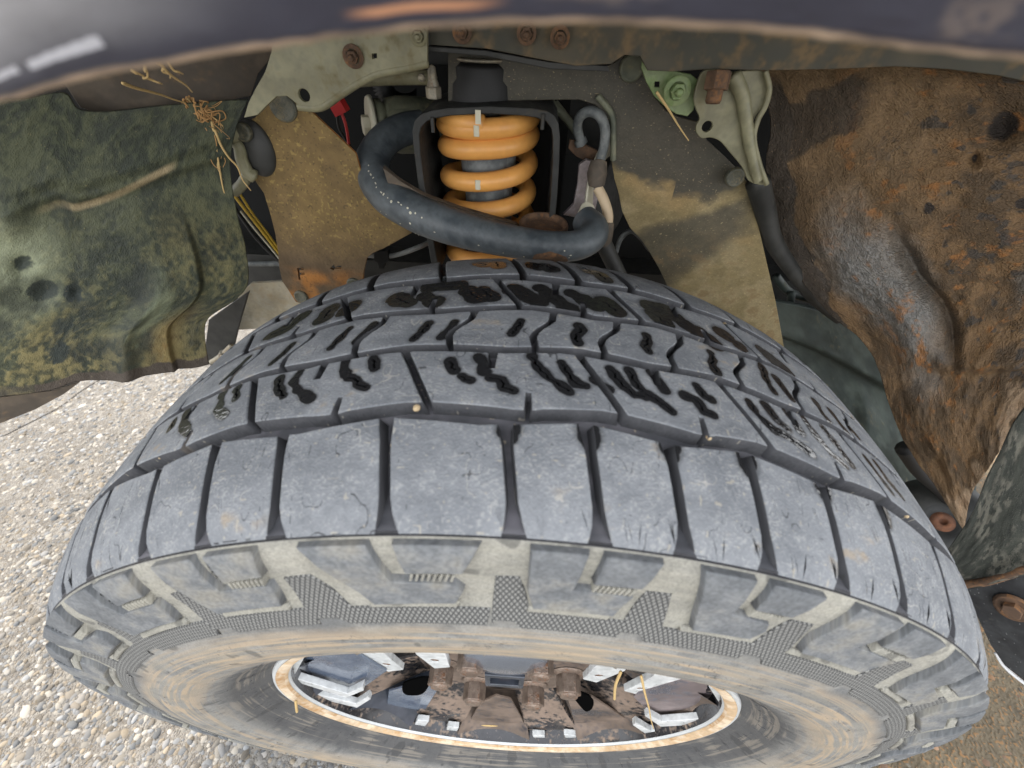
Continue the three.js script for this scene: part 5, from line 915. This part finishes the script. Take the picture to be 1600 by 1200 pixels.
// ------------------------------------------------------------------ knuckle, brake hose and sensor cables right of the spring
{
  const kn = thing('knuckle_bracket', 'mauve stained knuckle bracket with a cream bolt cap beside the arm end', 'bracket');
  part(kn, 'bracket_plate', plate([[.0452,.4011,-0.395], [.0515,.406,-0.395], [.0618,.4041,-0.395], [.0688,.3765,-0.395], [.0679,.3569,-0.395], [.0763,.3471,-0.395], [.0486,.3492,-0.395], [.0347,.3513,-0.395], [.0442,.3625,-0.395], [.0458,.3818,-0.395]], [0, 0], 0.006), M.mauve);
  part(kn, 'bolt_cap', boxUV(lathe([[0, 0.012], [0.0058, 0.012], [0.0072, 0.0105], [0.0078, 0]], [.0549,.361,-0.372], [0.1, 0.85, 0.5], 20)), M.cream);
  part(kn, 'rotor_shield', boxUV(lathe([[0.036, 0], [0.052, 0.002], [0.054, 0.004], [0.054, 0.006], [0.036, 0.005]], [.0781,.3653,-0.43], [0.8, 0.1, 0.45], 48)), M.cream);
  part(kn, 'caliper_block', boxUV(lathe([[0, 0], [0.040, 0], [0.043, 0.004], [0.043, 0.02], [0, 0.02]], [.0769,.3586,-0.45], [0.8, 0.1, 0.45], 32)), M.dark);
  settle(kn);
  const h = thing('brake_hose', 'grey and tan brake hose looping right of the coil spring', 'hose');
  part(h, 'upper_hose', T([[.0443,.4209,-0.412], [.0405,.4301,-0.41], [.0413,.4402,-0.405], [.0485,.446,-0.4], [.0579,.444,-0.396], [.0647,.4343,-0.394], [.0661,.4214,-0.392], [.0642,.4084,-0.388]], 0.0046, { seg: 80 }), M.rubberHose);
  part(h, 'sleeve', T([[.0628,.4077,-0.386], [.0623,.3973,-0.382], [.0631,.3873,-0.38]], (t) => 0.0098 - 0.002 * Math.abs(2 * t - 1)), M.brownDark);
  part(h, 'lower_hose', T([[.0647,.385,-0.38], [.0721,.3751,-0.374], [.0776,.3629,-0.37], [.0791,.3539,-0.37]], 0.0050, { seg: 40 }), M.tan);
  part(h, 'end_sleeve', T([[.0775,.3555,-0.369], [.0776,.3457,-0.367], [.0769,.3337,-0.366]], (t) => 0.0075 + 0.001 * t), M.brownDark);
  part(h, 'tail', T([[.0782,.3338,-0.366], [.0884,.3179,-0.366], [.1051,.2922,-0.366]], 0.0085), M.dark);
  part(h, 'hose_fitting', boxUV(T([[.0444,.4198,-0.412], [.0469,.4153,-0.412]], 0.0062)), M.rubberHose);
  part(h, 'hose_bracket', plate([[.0345,.4189,-0.414], [.0443,.4171,-0.414], [.0645,.4098,-0.414], [.0726,.4042,-0.414], [.0725,.397,-0.414], [.0565,.3987,-0.414], [.0427,.4041,-0.414], [.0341,.4109,-0.414]], [0, 0], 0.003), M.rustPart);
  settle(h);
  solo('sensor_cable', 'thin tan sensor cable arching beside the right splash guard', 'cable', T([[.1053,.2702,-0.43], [.1053,.2956,-0.43], [.109,.3158,-0.43], [.1179,.3232,-0.43], [.1316,.3154,-0.43], [.1454,.3018,-0.43], [.1575,.2959,-0.43]], 0.0030, { seg: 60 }), M.rubberHose);
  const p = thing('corrugated_conduit', 'black corrugated conduit above the left end of the control arm', 'conduit');
  const cp = [[-0.181,.4488,-0.53], [-0.178,.4315,-0.53], [-0.1642,.4217,-0.53], [-0.1439,.4237,-0.53], [-0.1291,.4332,-0.53]]; part(p, 'conduit', plain(tube(cp, (t) => 0.011 + 0.0018 * Math.sin(t * 170), { seg: 300, rad: 14 })), M.black);
  settle(p);
  const rc = thing('red_connector', 'small red plug on black wires between apron and left guard', 'connector');
  part(rc, 'plug', boxUV(new THREE.BoxGeometry(0.014, 0.018, 0.014).rotateZ(0.4).translate(...[-0.2151,.4305,-0.47])), M.red);
  part(rc, 'wire', T([[-0.2136,.4251,-0.47], [-0.2112,.4112,-0.47], [-0.212,.3919,-0.47]], 0.0016), M.red);
  part(rc, 'wire', T([[-0.2182,.4238,-0.47], [-0.2213,.4066,-0.475], [-0.2144,.3861,-0.48]], 0.0016), M.black);
  settle(rc);
  const pipes = thing('steel_pipes', 'two thin dark green pipes right of the spring hoop', 'pipes');
  part(pipes, 'pipe', T([[.0137,.4437,-0.45], [.0279,.433,-0.45], [.0429,.4189,-0.45]], 0.004), M.olive);
  part(pipes, 'pipe', T([[.0193,.4423,-0.46], [.0395,.4227,-0.46], [.05,.4109,-0.46]], 0.003), M.olive);
  settle(pipes);
}

// ------------------------------------------------------------------ right side: rusty panel, frame, mud flap
{
  const tex = maps(1024, 1024, (u, v0) => {
    const v = 1 - v0, w2 = v * 2, a = fbm(u, w2, 4, 5, 800), b = fbm(u, w2, 12, 4, 810), c0 = fbm(u, w2, 60, 3, 820), e = vn(u * 240, w2 * 240, 830, 240), f = fbm(u, w2, 24, 4, 840);
    let c = mix3([0.076, 0.047, 0.022], [0.145, 0.086, 0.038], ss(0.35, 0.65, b));
    c = mix3(c, [0.175, 0.112, 0.055], (1 - ss(0.1, 0.42, v + (a - 0.5) * 0.3)) * (1 - ss(0.5, 0.75, u)) * 0.8);
    const greyZone = clamp((1 - ss(0.08, 0.26, Math.hypot(u - 0.30, (v - 0.50) * 0.8) + (a - 0.5) * 0.2)) + (1 - ss(0.05, 0.15, Math.hypot(u - 0.93, v - 0.57) + (b - 0.5) * 0.1)));
    c = mix3(c, mix3([0.085, 0.085, 0.08], [0.16, 0.155, 0.14], c0), greyZone * 0.85);
    c = mix3(c, [0.25, 0.108, 0.03], ss(0.57, 0.72, f * 0.6 + a * 0.4) * ss(0.2, 0.5, u + v * 0.3) * 0.9);
    c = mix3(c, [0.04, 0.035, 0.03], ss(0.62, 0.72, fbm(u, w2, 20, 4, 850)) * ss(0.35, 0.6, u) * 0.8);
    // wet dark strip down the inner edge
    const w = (a - 0.5) * 0.16 + (b - 0.5) * 0.07, wet = (1 - ss(0.105, 0.118, u + w + Math.max(0, v - 0.42) * 0.9)) * ss(0.02, 0.06, v + w * 0.3) ;
    const wet2 = (1 - ss(0.05, 0.06, Math.abs(v - 0.10 + (u - 0.2) * 0.16) + w * 0.35)) * (1 - ss(0.34, 0.42, u + w));
    c = mix3(c, [0.038, 0.03, 0.022], Math.max(wet, wet2 * 0.9) * 0.9);
    for (const [x, y, r] of [[0.80, 0.14, 0.05], [0.735, 0.205, 0.022], [0.60, 0.30, 0.025], [0.86, 0.33, 0.02]]) { const d = Math.hypot(u - x, v - y) + (b - 0.5) * 0.04; c = mix3(c, [0.02, 0.014, 0.01], 1 - ss(r * 0.5, r * 0.75, d)); }
    c = mix3(c, [0.26, 0.18, 0.11], ss(0.62, 0.7, a + (v - 0.86) * 0.9) * ss(0.75, 0.85, v) * 0.8);
    if (e > 0.94) c = mix3(c, [0.30, 0.18, 0.085], 0.45);
    if (e < 0.04) c = mix3(c, [0.04, 0.03, 0.025], 0.5);
    const gl = greyZone * 0.42;
    return [...c.map((x) => x * (0.6 + 0.4 * c0 + 0.4 * e)), 0.66 - gl * 0.9 + 0.25 * a, 0.55 * e + 0.3 * c0 + 0.15 * f];
  });
  const bump = (u, v, x, y, s, t = s) => Math.exp(-(((u - x) / s) ** 2) - (((v - y) / t) ** 2));
  const g = sheet(
    [[.2083,.4823,-0.4638], [.2604,.4896,-0.4247], [.3153,.4936,-0.3836], [.3627,.494,-0.348], [.3907,.4936,-0.3269]],
    [[.5316,.0715,-0.2213], [.5136,.1237,-0.2348], [.5061,.1626,-0.2404], [.4998,.1988,-0.2452], [.4969,.2344,-0.2473], [.507,.2764,-0.2398]],
    [[.2083,.4823,-0.4638], [.2253,.4565,-0.451], [.2385,.4283,-0.4411], [.2438,.3996,-0.4371], [.2604,.3618,-0.4247], [.2842,.3198,-0.4068], [.3102,.292,-0.3874], [.3449,.2667,-0.3613], [.3745,.2511,-0.3391], [.3978,.2257,-0.3217], [.4209,.1892,-0.3043], [.4505,.1482,-0.2821], [.4844,.1166,-0.2567], [.5108,.091,-0.2369], [.5316,.0715,-0.2213]],
    [[.3907,.4936,-0.3269], [.417,.4445,-0.3073], [.4581,.3677,-0.2764], [.507,.2764,-0.2398]],
    (u, v) => 0.012 * (fbm(u, v * 2, 4, 4, 860) - 0.5) + 0.004 * (fbm(u, v * 2, 16, 3, 870) - 0.5)
      - 0.016 * Math.exp(-(((u - 0.47 - 0.1 * Math.max(0, v - 0.5)) / 0.035) ** 2)) * ss(0.28, 0.42, v) * (1 - ss(0.62, 0.75, v))
      + 0.014 * bump(u, v, 0.93, 0.57, 0.09) + 0.012 * bump(u, v, 0.30, 0.55, 0.12, 0.15) - 0.012 * bump(u, v, 0.8, 0.14, 0.035) - 0.008 * bump(u, v, 0.735, 0.205, 0.015)
      + 0.010 * Math.exp(-(((v - 0.66 - (u - 0.4) * 0.35) / 0.03) ** 2)) * ss(0.3, 0.45, u) - 0.010 * Math.exp(-(((v - 0.72 - (u - 0.4) * 0.35) / 0.03) ** 2)) * ss(0.2, 0.4, u),
    0.003, 240, 240);
  solo('rusty_panel', 'large rusty brown inner panel behind the tyre on the right', 'panel', g, stdMat(tex, 0.0016));

  const fr = thing('body_mount', 'dark green frame rail and rubber body mount behind the tyre on the right', 'frame rail');
  const rel = sheet([[.2914,.2451,-0.45], [.3738,.2325,-0.45], [.4533,.2071,-0.45], [.5627,.1708,-0.45], [.6632,.1303,-0.45]], [[.3772,.026,-0.45], [.5124,-0.0606,-0.45], [.659,-0.163,-0.45], [.8773,-0.3329,-0.45], [1.0693,-0.4274,-0.45]], [[.2914,.2451,-0.45], [.3181,.177,-0.45], [.3772,.026,-0.45]], [[.6632,.1303,-0.45], [.7839,-0.0355,-0.45], [1.0693,-0.4274,-0.45]], (u, v) => 0.020 * ss(0.26, 0.20, v) + 0.012 * ss(0.40, 0.46, u) * ss(0.25, 0.6, v) + 0.004 * (fbm(u, v, 6, 4, 890) - 0.5), 0.006, 90, 90);
  { const uv = rel.attributes.uv; for (let i = 0; i < uv.count; i++) uv.setXY(i, uv.getX(i) * 0.42, uv.getY(i) * 0.26); }
  part(fr, 'rail_side', rel, M.greenFrame);
  const bm = [.6337,-0.0381,-0.3], dirM = [-0.55, 0.75, 0.35];
  part(fr, 'mount_rubber', boxUV(lathe([[0, 0.004], [0.018, 0.004], [0.024, 0.010], [0.05, 0.006], [0.066, -0.008], [0.07, -0.03], [0.05, -0.05]], bm, dirM, 40)), M.dark);
  part(fr, 'mount_bolt', boxUV(join([lathe([[0, 0.004], [0.004, 0.005], [0.005, 0.0095], [0.010, 0.0085], [0.0125, 0.006], [0.0145, 0.0035]], bm, dirM, 24)])), grime({ size: 0.05, base: [0.19, 0.08, 0.04], base2: [0.13, 0.06, 0.035], dirt: [0.12, 0.07, 0.05], cover: 0.3, rough: 0.9, s: 900 }));
  part(fr, 'glossy_hose', T([[.5203,.0867,-0.33], [.5635,.048,-0.325], [.603,.021,-0.32], [.6622,-0.0221,-0.32]], 0.012), M.black);
  settle(fr);
  const lk = thing('linkage', 'dark green linkage bars in the gap right of the tan guard', 'linkage');
  part(lk, 'bar', boxUV(T([[.3299,.255,-0.47], [.356,.2343,-0.47], [.3863,.2251,-0.47], [.4213,.2211,-0.47]], 0.0055)), M.greenFrame);
  part(lk, 'bar', boxUV(T([[.354,.2371,-0.46], [.3655,.2158,-0.46], [.392,.2113,-0.46], [.4109,.1977,-0.46]], 0.005)), M.greenFrame);
  part(lk, 'black_cap', boxUV(lathe([[0, 0], [0.012, 0], [0.014, 0.004], [0.014, 0.02], [0, 0.02]], [.4,.2251,-0.455], [0.3, 0.6, 1], 20)), M.black);
  settle(lk);

  // mud flap behind the wheel
  const mf = thing('mud_flap', 'black plastic mud flap with rusty bolt at the right edge', 'mud flap');
  const mtex = maps(512, 512, (u, v) => {
    const a = fbm(u, v, 4, 5, 910), b = fbm(u, v, 16, 4, 920), e = vn(u * 170, v * 170, 930, 170), f = vn(u * 90 + 5, v * 90, 940, 90);
    let c = mix3([0.028, 0.031, 0.026], [0.06, 0.064, 0.05], b);
    c = mix3(c, [0.16, 0.15, 0.12], ss(0.45, 0.65, a) * ss(0.4, 0.6, b) * 0.8);
    if (e > 0.93) c = mix3(c, [0.4, 0.36, 0.3], 0.5);
    return [...c, 0.7 + 0.3 * a, 0.6 * b + 0.4 * e];
  }, 1 / 0.2), mm = stdMat(mtex, 0.0009);
  const up = sheet([[.3991,.1552,-0.141], [.3913,.2086,-0.1505], [.3831,.2448,-0.1602], [.379,.2671,-0.1652], [.3723,.3021,-0.1732], [.371,.333,-0.1748], [.3745,.3543,-0.1706]], [[.4155,.1355,-0.1213], [.4184,.1469,-0.1179], [.4197,.1585,-0.1164], [.4217,.1743,-0.1139], [.4236,.1892,-0.1117], [.4252,.2093,-0.1097], [.4274,.2314,-0.1071]], [[.3991,.1552,-0.141], [.4073,.1438,-0.1313], [.4155,.1355,-0.1213]], [[.3745,.3543,-0.1706], [.3967,.3026,-0.1439], [.4274,.2314,-0.1071]], (u, v) => 0.004 * (fbm(u, v, 5, 3, 950) - 0.5) + 0.006 * ss(0.8, 1, v), 0.004, 60, 60);
  { const uv = up.attributes.uv; for (let i = 0; i < uv.count; i++) uv.setXY(i, uv.getX(i) * 0.3, uv.getY(i) * 0.3); }
  part(mf, 'upper_panel', up, mm);
  const specked = grime({ size: 0.12, base: [0.016, 0.017, 0.019], base2: [0.03, 0.032, 0.034], dirt: [0.13, 0.11, 0.07], cover: 0.16, soft: 0.1, speck: [0.75, 0.75, 0.72], speckAmt: 0.05, rough: 0.6, s: 960 });
  part(mf, 'lower_panel', plate([[.4186,.1326,-0.1227], [.4219,.1506,-0.1188], [.4248,.1718,-0.1153], [.4283,.207,-0.111], [.4305,.2293,-0.1084], [.488,.0958,-0.0394], [.4785,.0812,-0.0507], [.4683,.0789,-0.0631], [.459,.0801,-0.0742], [.4481,.0907,-0.0873], [.4375,.1049,-0.1], [.428,.118,-0.1114]], [1.2], 0.004), specked, 'white specked black lower panel');
  part(mf, 'seam', boxUV(T([[.4122,.1375,-0.1203], [.416,.1554,-0.1158], [.4179,.1721,-0.1136], [.4193,.1883,-0.1118], [.4222,.2116,-0.1084], [.4247,.2326,-0.1053]], 0.0035)), M.rustPart);
  const bp = [.4343,.1454,-0.0988], bd_ = [-1.2, 0.1, 1];
  part(mf, 'flap_bolt', boxUV(join([lathe([[0, 0.001], [0.010, 0.001], [0.0115, 0.002], [0.0125, -0.001]], bp, bd_, 24), hexNut(bp, bd_, 0.0068, 0.006)])), M.rustPart, 'rusty hexagonal bolt with washer');
  part(mf, 'white_edge', boxUV(T([[.4541,.0847,-0.0831], [.4615,.0769,-0.0742], [.4711,.075,-0.0627], [.4817,.0767,-0.05], [.4906,.0927,-0.0393]], 0.0016)), new THREE.MeshStandardMaterial({ color: new THREE.Color().setRGB(0.6, 0.6, 0.6), roughness: 0.5 }));
  settle(mf);
}

// ------------------------------------------------------------------ dry grass
{
  const strand = (a, b, n, wob, r) => { const p = []; for (let i = 0; i <= n; i++) { const t = i / n; p.push([a[0] + (b[0] - a[0]) * t + wob * (rnd() - 0.5) * (i && i < n ? 1 : 0.2), a[1] + (b[1] - a[1]) * t + wob * (rnd() - 0.5) * 0.6, a[2] + (b[2] - a[2]) * t + wob * (rnd() - 0.5)]); } return plain(tube(p, (t) => r * (1 - 0.6 * t), { rad: 6, seg: n * 5 })); };
  const root = thing('dried_roots', 'clump of dried roots and straw hanging from the wheel arch liner', 'dry grass');
  const A = [-0.2936,.4516,-0.345], B = [-0.2803,.4362,-0.345], C = [-0.2904,.4065,-0.35], D = [-0.3028,.3631,-0.352], E2 = [-0.307,.4119,-0.345], F2 = [-0.2779,.4572,-0.33], G2 = [-0.217,.4912,-0.2], H2 = [-0.2701,.4336,-0.345];
  const fib = []; for (let i = 0; i < 18; i++) fib.push(strand([A[0] + rr(-0.004, 0.012), A[1] - rr(0, 0.006), A[2] + rr(-0.004, 0.004)], [C[0] + rr(-0.008, 0.006), C[1] + rr(-0.01, 0.02), C[2]], 7, 0.010, rr(0.0004, 0.0009)));
  for (let i = 0; i < 14; i++) fib.push(strand([A[0] + rr(-0.002, 0.02), A[1] - rr(0, 0.012), A[2]], [B[0] + rr(-0.014, 0.012), B[1] + rr(-0.015, 0.012), B[2]], 6, 0.014, rr(0.0003, 0.0008)));
  for (let i = 0; i < 7; i++) fib.push(strand([A[0], A[1], A[2]], [E2[0] + rr(-0.008, 0.006), E2[1] + rr(-0.004, 0.01), E2[2]], 7, 0.010, rr(0.0006, 0.0011)));
  part(root, 'root_fibre', join(fib), M.root).userData.kind = 'stuff';
  const st = [[C, D], [[C[0] - 0.003, C[1] + 0.004, C[2] + 0.002], [D[0] - 0.01, D[1] + 0.006, D[2]]], [B, [D[0] + 0.004, D[1] + 0.002, D[2] + 0.003]], [A, H2], [[-0.2807,.4288,-0.345], [-0.278,.3744,-0.36]], [[-0.2731,.4751,-0.26], [-0.2866,.4525,-0.33]]];
  for (const [a, b] of st) part(root, 'straw', strand(a, b, 5, 0.003, 0.0012), M.straw);
  settle(root);
  const tuft = thing('straw_tuft', 'small straw tuft caught under the fender lip at the upper left', 'dry grass');
  for (const [a, b] of [[[-0.2152,.4912,-0.2], [-0.217,.486,-0.21]], [[-0.2066,.4923,-0.2], [-0.2178,.486,-0.21]], [[-0.2067,.4932,-0.21], [-0.21,.4841,-0.22]], [[-0.1982,.494,-0.2], [-0.207,.4766,-0.23]], [[-0.194,.4941,-0.2], [-0.1957,.4882,-0.21]], [[-0.2189,.4865,-0.21], [-0.2167,.4814,-0.22]]]) part(tuft, 'straw', strand(a, b, 4, 0.003, 0.0008), M.straw);
  settle(tuft);
  solo('straw_stalk', 'single orange straw sticking down from the green bracket', 'straw', strand([.0921,.472,-0.335], [.1295,.4375,-0.345], 3, 0.001, 0.0012), M.straw);
  solo('straw_stalk', 'long straw standing across the right side of the alloy rim', 'straw', strand([.0941,.1798,-0.02], [.1656,-0.0656,-0.035], 4, 0.001, 0.0011), M.straw);
  solo('straw_stalk', 'short curved straw on the rim beside the right dimple', 'straw', plain(tube([[.0859,.155,-0.028], [.0904,.1123,-0.03], [.1014,.0502,-0.034]], 0.0012, { rad: 6 })), M.straw);
  solo('straw_stalk', 'tiny orange straw stuck to the left edge of the rim', 'straw', plain(tube([[-0.2053,.0009,-0.024], [-0.2084,-0.0138,-0.022], [-0.2145,-0.0355,-0.022]], 0.0013, { rad: 6 })), M.straw);
  const leaf = new THREE.SphereGeometry(1, 14, 8); leaf.scale(0.011, 0.0022, 0.0008); leaf.rotateZ(0.16);
  solo('dry_leaf', 'small orange leaf sliver lying on the brown spoke face at the bottom', 'leaf', leaf.translate(...[-0.0159,-0.1699,-0.044]), M.straw);
}

renderer.render(scene, camera);
